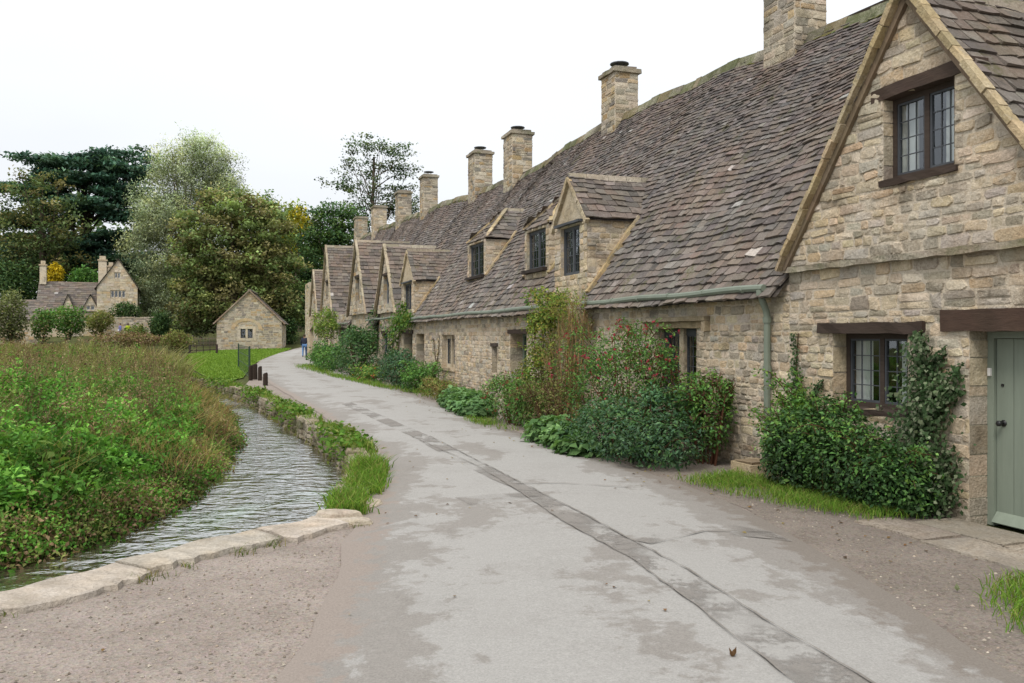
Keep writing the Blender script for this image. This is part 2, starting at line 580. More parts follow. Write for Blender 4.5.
def wall(mb, fr, L, Rr, z0, z1, opens=(), d=0.0, course=(0.075, 0.165), wid=(0.13, 0.42), pal=PAL, mort=MORT, gap=0.012, kinks=(), prot=(0.0, 0.017), shade=None, skip=None, face=True):
    """rubble wall: mortar face with holes, and every stone laid on it. L, Rr: left / right limit at height z"""
    zb = sorted({z0, z1, *[z for z in kinks if z0 < z < z1], *[z for o in opens for z in o[2:4] if z0 < z < z1]})
    for b0, b1 in zip(zb[:-1], zb[1:]) if face else ():
        cuts = sorted([(o[0], o[1]) for o in opens if o[2] < (b0 + b1) / 2 < o[3]])
        edges, cur = [], 'L'
        for c0, c1 in cuts:
            edges.append((cur, c0))
            cur = c1
        edges.append((cur, 'R'))
        for e0, e1 in edges:
            q = [(L(b0) if e0 == 'L' else e0, b0), (Rr(b0) if e1 == 'R' else e1, b0), (Rr(b1) if e1 == 'R' else e1, b1), (L(b1) if e0 == 'L' else e0, b1)]
            mb.add([fr(a, d, z) for a, z in q], [(0, 1, 2, 3)], mort)
    z = z0
    while z < z1 - 0.03:
        h = min(U(*course), z1 - z)
        if z1 - z - h < 0.04:
            h = z1 - z
        zm = z + h / 2
        lo, hi = max(L(z), L(z + h)), min(Rr(z), Rr(z + h))
        a = lo + (0 if U(0, 1) < 0.5 else -U(0, 0.1))
        while a < hi - 0.04:
            w = U(*wid) * (0.75 if h < 0.1 else 1.0)
            if hi - a - w < 0.09:
                w = hi - a
            rects = [(max(a, lo), min(a + w, hi), z, z + h)]
            # now and then two thin stones share a course
            if h > 0.12 and U(0, 1) < 0.22:
                m = z + h * U(0.4, 0.6)
                rects = [(max(a, lo), min(a + w, hi), z, m), (max(a, lo), min(a + w, hi), m, z + h)]
            for r0, r1, q0, q1 in rects:
                for o0, o1, p0, p1 in [o[:4] for o in opens]:
                    if r0 < o1 and r1 > o0 and q0 < p1 and q1 > p0:
                        opt = [(r0, min(r1, o0), q0, q1), (max(r0, o1), r1, q0, q1), (r0, r1, max(q0, p1), q1), (r0, r1, q0, min(q1, p0))]
                        opt = [x for x in opt if x[1] - x[0] > 0.03 and x[3] - x[2] > 0.03]
                        if not opt:
                            r1 = r0
                            break
                        r0, r1, q0, q1 = max(opt, key=lambda x: (x[1] - x[0]) * (x[3] - x[2]))
                if r1 - r0 > 0.035 and q1 - q0 > 0.03 and not (skip and skip((r0 + r1) / 2, zm)):
                    c = tint(R.choice(pal))
                    if shade:
                        c = shade(c, (r0 + r1) / 2, zm)
                    one_stone(mb, fr, r0 + gap / 2, r1 - gap / 2, q0 + gap / 2, q1 - gap / 2, d, U(*prot), c)
            a += w
        z += h


def reveal(mb, fr, o, d, depth, pal=PAL, sill=True):
    a0, a1, z0, z1 = o[:4]
    pal = [tuple(x * 0.9 for x in c) for c in pal]
    for a in (a0, a1):
        z = z0
        while z < z1 - 0.001:
            h = min(U(0.09, 0.3), z1 - z)
            c = tint(R.choice(pal))
            s = 0.006 if a == a0 else -0.006
            k = U(0, 1) * s
            mb.add([fr(a + k, d + 0.008, z + 0.006), fr(a + k, d - depth, z + 0.006), fr(a + k, d - depth, z + h - 0.006), fr(a + k, d + 0.008, z + h - 0.006)], [(0, 1, 2, 3)], c)
            z += h
        s = 0.004 if a == a1 else -0.004
        mb.add([fr(a + s, d, z0), fr(a + s, d - depth, z0), fr(a + s, d - depth, z1), fr(a + s, d, z1)], [(0, 1, 2, 3)], tint(MORT, 0.05))
    mb.add([fr(a0, d, z1), fr(a1, d, z1), fr(a1, d - depth, z1), fr(a0, d - depth, z1)], [(0, 1, 2, 3)], tint(pal[2]))
    mb.add([fr(a0, d, z0), fr(a0, d - depth, z0), fr(a1, d - depth, z0), fr(a1, d, z0)], [(0, 1, 2, 3)], tint(pal[1]))


def fbox(mb, fr, a0, a1, d0, d1, z0, z1, col=(1, 1, 1), jit=0.0):
    ps = [(a0, d0, z0), (a1, d0, z0), (a1, d1, z0), (a0, d1, z0), (a0, d0, z1), (a1, d0, z1), (a1, d1, z1), (a0, d1, z1)]
    vs = [fr(a + U(-jit, jit), d + U(-jit, jit), z + U(-jit, jit)) for a, d, z in ps]
    mb.add(vs, [(0, 3, 2, 1), (4, 5, 6, 7), (0, 1, 5, 4), (1, 2, 6, 5), (2, 3, 7, 6), (3, 0, 4, 7)], col)


def rough_beam(mb, fr, a0, a1, d0, d1, z0, z1, col=(1, 1, 1), n=7, j=0.008):
    """a hewn beam or a worn slab: lengthwise segments, uneven edges"""
    rings = []
    for i in range(n + 1):
        a = a0 + (a1 - a0) * i / n
        rings.append([fr(a, d + U(-j, j), z + U(-j, j)) for d, z in ((d0, z0), (d1, z0), (d1, z1), (d0, z1))])
    vs = [p for r in rings for p in r]
    fs = [(i * 4 + k, i * 4 + (k + 1) % 4, i * 4 + 4 + (k + 1) % 4, i * 4 + 4 + k) for i in range(n) for k in range(4)]
    fs += [(0, 1, 2, 3), (n * 4 + 3, n * 4 + 2, n * 4 + 1, n * 4)]
    mb.add(vs, fs, [tint(col, 0.12) for r in rings for p in r])


def window(par, fr, off, o, d, lights=2, rows=4, cols=3, frame_mat=None, mullion='wood', curtain=False, lintel=None, sill=None, lead=True, fw=0.05, frame_col=(1, 1, 1)):
    """casement: frame + pane (+ lead bars, curtain, lintel, sill); d is the depth of the frame's face"""
    frame_mat = frame_mat or TIMBER
    a0, a1, z0, z1 = o[:4]
    f = MB()
    for x0, x1, y0, y1 in ((a0, a0 + fw, z0, z1), (a1 - fw, a1, z0, z1), (a0 + fw, a1 - fw, z0, z0 + fw), (a0 + fw, a1 - fw, z1 - fw, z1)):
        fbox(f, fr, x0, x1, d - 0.06, d, y0, y1, frame_col)
    gs, ld = [], MB()
    st, mu = MB(), 0.06 if mullion == 'wood' else 0.12
    lw = (a1 - a0 - 2 * fw - (lights - 1) * mu) / lights
    for i in range(lights):
        b0 = a0 + fw + i * (lw + mu)
        b1 = b0 + lw
        if i < lights - 1:
            if mullion == 'wood':
                fbox(f, fr, b1, b1 + mu, d - 0.055, d - 0.003, z0 + fw, z1 - fw, frame_col)
            else:
                fbox(st, fr, b1, b1 + mu, d - 0.08, d + 0.05, z0 + 0.002, z1 - 0.002, PAL_PALE[0], 0.004)
        s = 0.022
        for x0, x1, y0, y1 in ((b0, b0 + s, z0 + fw, z1 - fw), (b1 - s, b1, z0 + fw, z1 - fw), (b0 + s, b1 - s, z0 + fw, z0 + fw + s), (b0 + s, b1 - s, z1 - fw - s, z1 - fw)):
            fbox(ld, fr, x0, x1, d - 0.045, d - 0.012, y0, y1)
        b0, b1, y0, y1 = b0 + s, b1 - s, z0 + fw + s, z1 - fw - s
        g = MB()
        gs.append(g)
        # each quarry sits at a slightly different tilt, as old leaded glass does
        for r in range(rows):
            for c in range(cols):
                x0, x1 = b0 + (b1 - b0) * c / cols, b0 + (b1 - b0) * (c + 1) / cols
                q0, q1 = y0 + (y1 - y0) * r / rows, y0 + (y1 - y0) * (r + 1) / rows
                t1, t2 = U(-.002, .002), U(-.002, .002)
                g.add([fr(x0, d - 0.03 + t1 + t2, q0), fr(x1, d - 0.03 - t1 + t2, q0), fr(x1, d - 0.03 - t1 - t2, q1), fr(x0, d - 0.03 + t1 - t2, q1)], [(3, 2, 1, 0)])
        if lead:
            for c in range(1, cols):
                x = b0 + (b1 - b0) * c / cols
                fbox(ld, fr, x - 0.005, x + 0.005, d - 0.032, d - 0.022, y0, y1)
            for r in range(1, rows):
                z = y0 + (y1 - y0) * r / rows
                fbox(ld, fr, b0, b1, d - 0.033, d - 0.023, z - 0.005, z + 0.005)
    # dark niche behind
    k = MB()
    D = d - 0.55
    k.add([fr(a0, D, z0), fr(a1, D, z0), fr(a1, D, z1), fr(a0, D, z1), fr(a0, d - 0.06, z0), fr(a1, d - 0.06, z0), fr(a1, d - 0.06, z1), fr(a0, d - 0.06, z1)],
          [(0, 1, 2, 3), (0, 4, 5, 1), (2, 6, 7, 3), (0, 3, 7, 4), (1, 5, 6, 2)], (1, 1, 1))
    w = f.build('window', frame_mat, par, off)
    for g in gs:
        g.build('pane', GLASS, w, off)
    ld.build('casement', frame_mat if not lead else LEAD, w, off)
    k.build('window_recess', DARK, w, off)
    if st.v:
        st.build('mullion', STONE_PALE, w, off)
    if curtain:
        n = 14
        for c0, c1 in ((a0 + 0.03, a0 + (a1 - a0) * 0.34), (a0 + (a1 - a0) * 0.72, a1 - 0.03)):
            cu = MB()
            pts = [(c0 + (c1 - c0) * i / n, d - 0.10 + 0.022 * math.sin(i * 1.9 + c0)) for i in range(n + 1)]
            vs = [fr(a, dd, z0 + 0.03) for a, dd in pts] + [fr(a, dd, z1 - 0.03) for a, dd in pts]
            cu.add(vs, [(i, i + 1, n + 2 + i, n + 1 + i) for i in range(n)])
            cu.build('curtain', CURTAIN, w, off)
    if lintel:
        la0, la1, lz0, lz1, ld0, ld1, mat, col = lintel
        lb = MB()
        rough_beam(lb, fr, la0, la1, ld0, ld1, lz0, lz1, col)
        lb.build('lintel', mat, w, off)
    if sill:
        sa0, sa1, sz0, sz1, sd0, sd1, mat, col = sill
        sb = MB()
        rough_beam(sb, fr, sa0, sa1, sd0, sd1, sz0, sz1, col)
        sb.build('sill', mat, w, off)
    return w


# ------------------------------------------------------------------ slates
SPAL = [(0.158, 0.139, 0.122), (0.130, 0.116, 0.105), (0.185, 0.164, 0.145), (0.163, 0.137, 0.116), (0.108, 0.098, 0.090), (0.21, 0.192, 0.172), (0.168, 0.142, 0.12), (0.36, 0.35, 0.33)]
SW = [5, 5, 4, 4, 3, 1.2, 3, 0.12]


def slates(mb, P, a0, a1, L, keep, e0=0.24, e1=0.11, w0=0.19, w1=0.42, th=0.03, shade=None, aw=0.7, pal=SPAL, wts=SW):
    """courses of stone slates on a slope: P(a, h, out) maps to space, L is the slope length, courses get shorter upwards"""
    h = 0.0
    while h < L - 0.03:
        f = h / L
        e = (e0 + (e1 - e0) * f) * U(0.92, 1.08)
        a = a0 - U(0, w1)
        k = 1 + (aw - 1) * f
        while a < a1:
            w = U(w0, w1) * k
            if keep(a + w / 2, h + e / 2, f):
                t = th * U(0.7, 1.35) * k
                lf = t * 1.4 + U(0, 0.016)
                x0, x1 = max(a, a0) + 0.004, min(a + w, a1) - 0.004
                if x1 - x0 > 0.04:
                    j = 0.04 * k
                    h0, h1, hm = h - U(0, j), h - U(0, j), h - U(-0.005, j)
                    tl, xm = U(-0.008, 0.008), (x0 + x1) / 2 + U(-0.06, 0.06) * k
                    ht = min(h + e * 1.3, L + 0.02)
                    rc = 0.4 * j
                    vs = [P(x0, h0 + U(0, rc), lf + tl), P(xm, hm, lf), P(x1, h1 + U(0, rc), lf - tl), P(x1, ht, 0.012), P(x0, ht, 0.012),
                          P(x0, h0 + 0.006, lf - t), P(xm, hm + 0.006, lf - t), P(x1, h1 + 0.006, lf - t), P(x1, ht, -0.01), P(x0, ht, -0.01)]
                    c = tint(R.choices(pal, wts)[0], 0.13)
                    if shade:
                        c = shade(c, (x0 + x1) / 2, h, f)
                    mb.add(vs, [(0, 1, 2, 3, 4), (5, 6, 1, 0), (6, 7, 2, 1), (7, 8, 3, 2), (9, 5, 0, 4)], c)
            a += w
        h += e


# ------------------------------------------------------------------ main roof of the row
ZE0, DEP = 2.42, 3.5
ZR = [(0, 6.7), (8, 6.85), (13, 6.95), (21, 7.42), (30.5, 7.25), (35, 7.55), (44, 8.0), (50, 8.35), (58, 8.7), (66, 8.95), (75, 9.0)]


def zr(s):
    for (a, za), (b, zb) in zip(ZR[:-1], ZR[1:]):
        if s <= b:
            return za + (zb - za) * (s - a) / (b - a)
    return ZR[-1][1]


def und(s, t):
    return (0.045 * math.sin(s * 0.8 + 0.6) + 0.025 * math.sin(s * 2.1 + t) + 0.03 * math.sin(t * 1.7 + s * 0.35)) * min(1, 0.3 + t / 2)


OH = 0.2


def zE(s):
    return ZE0 - OH * (zr(s) - ZE0) / DEP


def zmain(s, t):
    return ZE0 + (zr(s) - ZE0) * t / DEP + und(s, max(0, t))


def PM(s, q, out):
    """q: 0 at the eave edge, 1 at the ridge"""
    t = -OH + (DEP + OH) * q
    z = zE(s) + (zr(s) - zE(s)) * q + und(s, max(0, t))
    an = math.atan2(zr(s) - ZE0, DEP)
    return (s, -t + out * math.sin(an), z + out * math.cos(an))


# gables and dormers standing on it: centre s, half width, apex z, foot z, t of the face, kind
WING = (8.76, 1.92, 5.06, 2.50, -0.06, 'wing')
D1 = (17.40, 0.86, 4.78, 3.86, 0.0, 'wall')
D2 = (20.4, 0.84, 5.0, 4.16, 0.42, 'hip')
D3 = (25.9, 0.98, 5.38, 4.42, 0.62, 'hip')
D4 = (32.55, 1.20, 4.78, 3.62, 0.0, 'wall')
G5 = (36.15, 2.25, 5.30, 2.60, -0.12, 'gable')
G6 = (43.5, 3.0, 6.25, 2.70, -0.16, 'gable')
G7 = (55.6, 3.1, 7.2, 2.85, -0.2, 'gable')
G8 = (63.2, 2.6, 6.25, 3.1, -0.2, 'gable')
ALLG = [WING, D1, D2, D3, D4, G5, G6, G7, G8]


def zgab(g, s):
    return g[2] - abs(s - g[0]) * (g[2] - g[3]) / g[1]


def under_gable(s, t, pad=0.04):
    for g in ALLG:
        if abs(s - g[0]) < g[1] + 0.02 and t > (g[4] - 0.02 if g[5] == 'hip' else -0.5):
            if g[5] == 'hip':
                run = g[1] * 0.95
                lim = min(zgab(g, s), g[3] + (g[2] - g[3]) * (t - g[4]) / run)
            elif g[4] <= 0 and t < 0.25 and abs(s - g[0]) < g[1] - 0.03:
                return True
            else:
                lim = zgab(g, s)
            if zmain(s, t) < lim - pad:
                return True
    return False


def roof_shade(c, a, h, f):
    # browner and paler low down, greyer and darker high up, mossy along the ridge
    k = 1.08 - 0.22 * f
    c = (c[0] * k, c[1] * k, c[2] * k * (1 + 0.06 * f))
    if f > 0.95 and U(0, 1) < 0.35:
        return (0.085 + U(0, .03), 0.095 + U(0, .02), 0.035)
    return c


def main_roof(par, s0, s1, off, big=1.0):
    m, u = MB(), MB()
    Lq = 6.35
    slates(m, lambda a, h, out: PM(a, h / Lq, out), s0, s1, Lq,
           lambda a, h, f: not under_gable(a, -OH + (DEP + OH) * (h / Lq)), 0.165 * big, 0.08 * big, 0.13 * big, 0.32 * big, 0.026 * big, roof_shade)
    n, k = max(4, int((s1 - s0) / 0.3)), 24
    for i in range(n):
        for jn in range(k):
            sa, sb, qa, qb = s0 + (s1 - s0) * i / n, s0 + (s1 - s0) * (i + 1) / n, jn / k, (jn + 1) / k
            if not under_gable((sa + sb) / 2, -OH + (DEP + OH) * (qa + qb) / 2, 0.12):
                u.add([PM(sa, qa, -0.012), PM(sb, qa, -0.012), PM(sb, qb, -0.012), PM(sa, qb, -0.012)], [(0, 1, 2, 3)], (0.06, 0.052, 0.045))
    # the far slope, plain
    bk = MB()
    bk.add([(s0, -DEP, zr(s0) - 0.02), (s1, -DEP, zr(s1) - 0.02), (s1, -2 * DEP - 0.2, 2.3), (s0, -2 * DEP - 0.2, 2.3)], [(0, 1, 2, 3)], (0.12, 0.1, 0.09))
    bk.build('back_roof', SLATE, par, off)
    m.v, nv = m.v + u.v, len(m.v)
    m.f += [tuple(i + nv for i in f) for f in u.f]
    m.c += u.c
    rf = m.build('roof', SLATE, par, off)
    r = MB()
    s = s0
    while s < s1 - 0.05:
        l = min(U(0.4, 0.65), s1 - s)
        z0, z1 = zr(s) + und(s, DEP), zr(s + l) + und(s + l, DEP)
        c = R.choice([(0.8, 0.95, 0.7), (1, 1, 1), (1.2, 1.1, 0.9), (0.7, 0.8, 0.6)])
        j = [U(-.02, .02) for _ in range(4)]
        vs = []
        for ss, zz in ((s + 0.006, z0), (s + l - 0.006, z1)):
            vs += [(ss, -DEP + 0.17, zz - 0.19 + j[0]), (ss, -DEP + 0.05, zz + 0.05 + j[1]), (ss, -DEP - 0.05, zz + 0.05 + j[2]), (ss, -DEP - 0.17, zz - 0.19)]
        r.add(vs, [(0, 1, 5, 4), (1, 2, 6, 5), (2, 3, 7, 6), (0, 3, 2, 1), (4, 5, 6, 7)], (0.15 * c[0], 0.14 * c[1], 0.105 * c[2]))
        s += l
    r.build('ridge', STONE_MOSS, rf, off)
    return rf


def gable_slates(m, g, off, big=1.0, sides=(1, -1), t0=None, verge=0.07):
    sc, hw, za, zf, tf, kind = g
    Ls = math.hypot(hw, za - zf)
    zr_ = zr(sc)
    tend = (za - ZE0) * DEP / (zr_ - ZE0) + 0.15
    for sg in sides:
        def P(a, h, out, sg=sg):
            q = h / Ls
            nx, nz = sg * (za - zf) / Ls, hw / Ls
            wv = 0.012 * math.sin(a * 3 + h * 2)
            return (sc + sg * hw * (1 - q) + nx * out, -a, zf + (za - zf) * q + nz * (out + wv))

        def keep(a, h, f, sg=sg):
            s = sc + sg * hw * (1 - h / Ls)
            z = zf + (za - zf) * h / Ls
            if kind == 'hip' and (a - tf) < hw * 0.95 * h / Ls - 0.05:
                return False
            return z > zmain(s, max(a, 0)) - 0.1
        slates(m, P, tf - verge if kind != 'hip' else tf - 0.04, tend, Ls, keep, 0.2 * big, 0.13 * big, 0.16 * big, 0.36 * big, 0.026 * big)
        u0 = tf + 0.01
        if kind != 'hip':
            m.add([P(u0, -0.03, -0.01), P(tend, -0.03, -0.01), P(tend, Ls, -0.01), P(u0, Ls, -0.01)], [(0, 1, 2, 3)], (0.06, 0.05, 0.045))
        else:
            m.add([P(u0, 0, -0.01), P(tend, 0, -0.01), P(tend, Ls, -0.01), P(u0 + hw * 0.95, Ls, -0.01)], [(0, 1, 2, 3)], (0.06, 0.05, 0.045))
    if kind == 'hip':
        run = hw * 0.95
        Lh = math.hypot(run, za - zf)

        def PH(a, h, out):
            q = h / Lh
            ny, nz = (za - zf) / Lh, run / Lh
            return (a, -(tf + run * q) + ny * out, zf + (za - zf) * q + nz * out)
        slates(m, PH, sc - hw - 0.03, sc + hw + 0.03, Lh, lambda a, h, f: abs(a - sc) < hw * (1 - h / Lh) + 0.06, 0.19, 0.13, 0.16, 0.34, 0.026)
        m.add([PH(sc - hw, 0, -0.01), PH(sc + hw, 0, -0.01), PH(sc, Lh, -0.01)], [(0, 1, 2)], (0.06, 0.05, 0.045))
    # ridge pieces
    r = MB()
    t = tf - 0.05 if kind != 'hip' else tf + hw * 0.95
    te = tend - 0.1
    while t < te - 0.05:
        l = min(U(0.3, 0.5) * big, te - t)
        vs = []
        b = 0.11 * math.sqrt(big)
        for tt in (t + 0.005, t + l - 0.005):
            vs += [(sc - b, -tt, za - b * 1.1 + U(-.01, .01)), (sc - 0.035, -tt, za + 0.055), (sc + 0.035, -tt, za + 0.055), (sc + b, -tt, za - b * 1.1)]
        r.add(vs, [(0, 1, 5, 4), (1, 2, 6, 5), (2, 3, 7, 6), (0, 3, 2, 1), (4, 5, 6, 7)], tint((0.30, 0.27, 0.215), 0.25))
        t += l
    return r


def coping(mb, g, w=0.13, d=0.1, col=(0.46, 0.36, 0.20), low=0.0, segs=9):
    """the mortared verge along both rakes of a gable"""
    sc, hw, za, zf, tf, kind = g
    for sg in (1, -1):
        for i in range(segs):
            q0, q1 = i / segs, (i + 1) / segs
            p = Vector((sc + sg * (hw + 0.03) * (1 - q0), -(tf - d * 0.5), zf - low + (za - zf + low) * q0 - w * 0.15))
            q = Vector((sc + sg * (hw + 0.03) * (1 - q1), -(tf - d * 0.5), zf - low + (za - zf + low) * q1 - w * 0.15))
            j = Vector((U(-.01, .01), U(-.012, .012), U(-.01, .01)))
            mb.bar(p + j, q + j * 0.4, d + U(0, .02), w + U(-.015, .02), tint(col, 0.22), (sg, 0, 1))


def chimney(par, off, sc, z1, ws=0.8, wt=0.62, tc=DEP, pal=PAL, cap=True, pot=0, cowl=True, zb=None):
    m = MB()
    z0 = (zr(sc) - 1.0) if zb is None else zb
    big = 1.0
    for fr, L_, d_ in ((lambda a, d, z: (a, -tc + d, z), (sc - ws / 2, sc + ws / 2), wt / 2),
                       (lambda a, d, z: (a, -tc - d, z), (sc - ws / 2, sc + ws / 2), wt / 2),
                       (lambda a, d, z: (sc - d, a, z), (-tc - wt / 2, -tc + wt / 2), ws / 2),
                       (lambda a, d, z: (sc + d, a, z), (-tc - wt / 2, -tc + wt / 2), ws / 2)):
        wall(m, fr, lambda z, L_=L_: L_[0], lambda z, L_=L_: L_[1], z0, z1 - 0.12, d=d_, course=(0.1, 0.19), wid=(0.18, 0.42), pal=pal, prot=(0.004, 0.016))
    ch = m.build('chimney', STONE, par, off)
    c = MB()
    e = 0.07
    ident = lambda a, d, z: (a, d, z)
    rough_beam(c, ident, sc - ws / 2 - e, sc + ws / 2 + e, -tc - wt / 2 - e, -tc + wt / 2 + e, z1 - 0.12, z1 - 0.02, (0.27, 0.24, 0.19), 5, 0.01)
    rough_beam(c, ident, sc - ws / 2 + .02, sc + ws / 2 - .02, -tc - wt / 2 + .02, -tc + wt / 2 - .02, z1 - 0.02, z1 + 0.05, (0.22, 0.2, 0.17), 4, 0.012)
    c.build('chimney_cap', STONE_MOSS, ch, off)
    # flashing of mortar at the foot
    if pot:
        p = MB()
        p.tube([(sc, -tc, z1 + 0.04), (sc, -tc, z1 + 0.1), (sc, -tc, z1 + pot)], [0.15, 0.13, 0.12], 12, (0.6, 0.42, 0.28))
        p.build('chimney_pot', CLOTH, ch, off)
    if cowl:
        p = MB()
        z = z1 + 0.04 + pot
        for k in range(3):
            a = k * 2.1
            p.tube([(sc + .11 * math.cos(a), -tc + .11 * math.sin(a), z - 0.02), (sc + .12 * math.cos(a), -tc + .12 * math.sin(a), z + 0.165)], 0.016, 5)
        p.tube([(sc, -tc, z + 0.16), (sc, -tc, z + 0.185), (sc, -tc, z + 0.2)], [0.25, 0.25, 0.08], 14)
        p.build('cowl', LEAD, ch, off)
    return ch
# ------------------------------------------------------------------ the row of cottages
FR = lambda a, d, z: (a, d, z)                     # a facade: along s, d outwards


def cheeks(mb, g, zs, far=True):
    """side walls of a dormer, from its face back to the main roof"""
    sc, hw, za, zf, tf, kind = g
    te = tf + 0.02
    while zmain(sc, te) < zf and te < 3:
        te += 0.02
    for sg in (1, -1):
        fr = lambda a, d, z, sg=sg: (sc + sg * (hw - 0.07 + d), -a, z)
        slope = (zf - zs) / max(0.05, te - tf)
        wall(mb, fr, lambda z: tf + 0.0, lambda z: tf + max(0.0, (z - zs)) / slope + 0.12, zs, zf - 0.02, (), 0.0, (0.08, 0.15), (0.14, 0.34), kinks=[zs + (zf - zs) * k / 6 for k in range(1, 6)])
    return te


def dormer(par, off, g, zs, win, lights, rows, cols, cop=True, frame=None, plaster=(0.44, 0.37, 0.26), zbase=None, **kw):
    """wall of a dormer with its cheeks, gable and window; zs: level at which the face meets the roof"""
    sc, hw, za, zf, tf, kind = g
    m = MB()
    L, Rr = (lambda z: sc - hw + 0.06), (lambda z: sc + hw - 0.06)
    z0 = zs if zbase is None else zbase
    wall(m, FR, L, Rr, z0, zf, [win], -tf, (0.09, 0.16), (0.12, 0.3), mort=plaster)
    reveal(m, FR, win, -tf, 0.1)
    if kind != 'hip':
        k = (za - zf) / hw
        gl, gr = (lambda z: sc - hw + 0.06 + (z - zf) / k * 0.96), (lambda z: sc + hw - 0.06 - (z - zf) / k * 0.96)
        m.add([(gl(zf), -tf, zf), (gr(zf), -tf, zf), (sc, -tf, za - 0.05)], [(0, 1, 2)], plaster)
    cheeks(m, g, max(zs, zmain(sc, max(tf, 0.02))) - 0.02)
    dm = m.build('dormer', STONE, par, off)
    r = MB()
    rd = gable_slates(r, g, off)
    rf = r.build('dormer_roof', SLATE, dm, off)
    rd.build('dormer_ridge', STONE, dm, off)
    if cop and kind != 'hip':
        c = MB()
        coping(c, (sc, hw, za - 0.03, zf - 0.06, tf, kind), 0.09, 0.07, (0.42, 0.35, 0.235))
        c.build('verge', STONE, dm, off)
    if kind != 'hip':
        # lead strip under the gable, over the window
        b = MB()
        rough_beam(b, FR, win[0] - 0.16, win[1] + 0.16, -tf - 0.02, -tf + 0.1, zf - 0.03, zf + 0.015, (1, 1, 1), 5, 0.006)
        b.build('flashing', LEAD, dm, off)
    else:
        # hips
        b = MB()
        for sg in (1, -1):
            p, q = Vector((sc + sg * hw, -tf, zf + 0.04)), Vector((sc, -tf - hw * 0.95, za + 0.04))
            for i in range(7):
                b.bar(p.lerp(q, i / 7), p.lerp(q, (i + 1) / 7), 0.11, 0.05, tint((0.42, 0.33, 0.19) if i < 5 else (0.3, .27, .2), 0.2))
        b.build('dormer_hip', STONE, dm, off)
    # mortar fillets where the cheeks meet the slates
    for sg in (1, -1):
        b = MB()
        n = 8
        te = max(tf, 0.0)
        for i in range(n):
            t0 = te + i * 0.13
            t1 = t0 + 0.13
            if zmain(sc, t0) > zf - 0.02:
                break
            s_ = sc + sg * (hw - 0.02)
            b.bar((s_, -t0, zmain(s_, t0) + 0.05), (s_, -t1, zmain(s_, t1) + 0.05), 0.13, 0.1, tint((0.43, 0.34, 0.2), 0.2))
        if b.v:
            b.build('mortar_fillet', STONE, dm, off)
    wo = window(dm, FR, off, win, -tf - 0.06, lights, rows, cols, frame or LEAD, fw=0.045, **kw)
    # a window is a sub-part here: fold its pieces to the same level
    for ch in list(wo.children):
        ch.parent = dm
    return dm


def facade(par, off, s0, s1, opens, z1=ZE0 - 0.02, gables=(), pal=PAL, course=(0.055, 0.125), wid=(0.09, 0.32), shade=None):
    m = MB()
    wall(m, FR, lambda z: s0, lambda z: s1, -0.15, z1, opens, 0.0, course, wid, pal, shade=shade)
    for o in opens:
        reveal(m, FR, o, 0.0, o[4] if len(o) > 4 else 0.16, pal)
    gm = MB()
    for g, ops in gables:
        sc, hw, za, zf, tf, kind = g
        k = (za - zf) / hw
        wall(gm, FR, lambda z: sc - hw + max(0, (z - zf) / k), lambda z: sc + hw - max(0, (z - zf) / k), zf, za - 0.06, ops, -tf, course, wid, pal, kinks=(), shade=shade)
        for o in ops:
            reveal(gm, FR, o, -tf, 0.14 - tf, pal)
        # soffit under the proud gable
        gm.add([(sc - hw, 0.0, zf), (sc + hw, 0.0, zf), (sc + hw, -tf, zf), (sc - hw, -tf, zf)], [(0, 1, 2, 3)], MORT)
    # back and floor of the cottage, plain
    bk = MB()
    bk.add([(s0, -2 * DEP, -0.15), (s1, -2 * DEP, -0.15), (s1, -2 * DEP, 2.5), (s0, -2 * DEP, 2.5)], [(0, 1, 2, 3)], PAL[0])
    bk.build('back_wall', STONE, par, off)
    if gables:
        gm.build('gable_wall', STONE, par, off)
    return m


def end_wall(m, s, z1=ZE0):
    m.add([(s, 0, -0.15), (s, -2 * DEP, -0.15), (s, -2 * DEP, z1), (s, -DEP, zr(s) - 0.1), (s, 0, z1)], [(0, 1, 2, 3, 4)], PAL[0])


def gutter(par, off, s0, s1, mat=SAGE_DK, o=0.17, z=2.27):
    m = MB()
    n = 10
    pts = [(s0 + (s1 - s0) * i / n, o, z + 0.012 * math.sin(i * 1.3)) for i in range(n + 1)]
    m.tube(pts, 0.046, 8)
    s = s0 + 0.4
    while s < s1:
        m.tube([(s, o, z), (s + 0.04, o, z)], 0.051, 8)
        m.bar((s, 0.02, z + 0.02), (s, o, z - 0.02), 0.025, 0.02)
        s += 0.95
    return m.build('gutter', mat, par, off, smooth=False)


def downpipe(par, off, s, mat=SAGE_DK, o=0.17, z=2.27):
    m = MB()
    m.tube([(s, o, z), (s, o, z - 0.09), (s, o - 0.03, z - 0.16), (s, 0.09, z - 0.27), (s, 0.075, z - 0.36), (s, 0.075, 0.2), (s, 0.1, 0.12), (s, 0.16, 0.07)], 0.042, 10)
    for zz in (z - 0.09, z - 0.42, 1.25, 0.5):
        m.tube([(s, 0.075 if zz < z - 0.2 else o, zz), (s, 0.075 if zz < z - 0.2 else o, zz + 0.07)], 0.054, 10)
    return m.build('downpipe', mat, par, off, smooth=False)


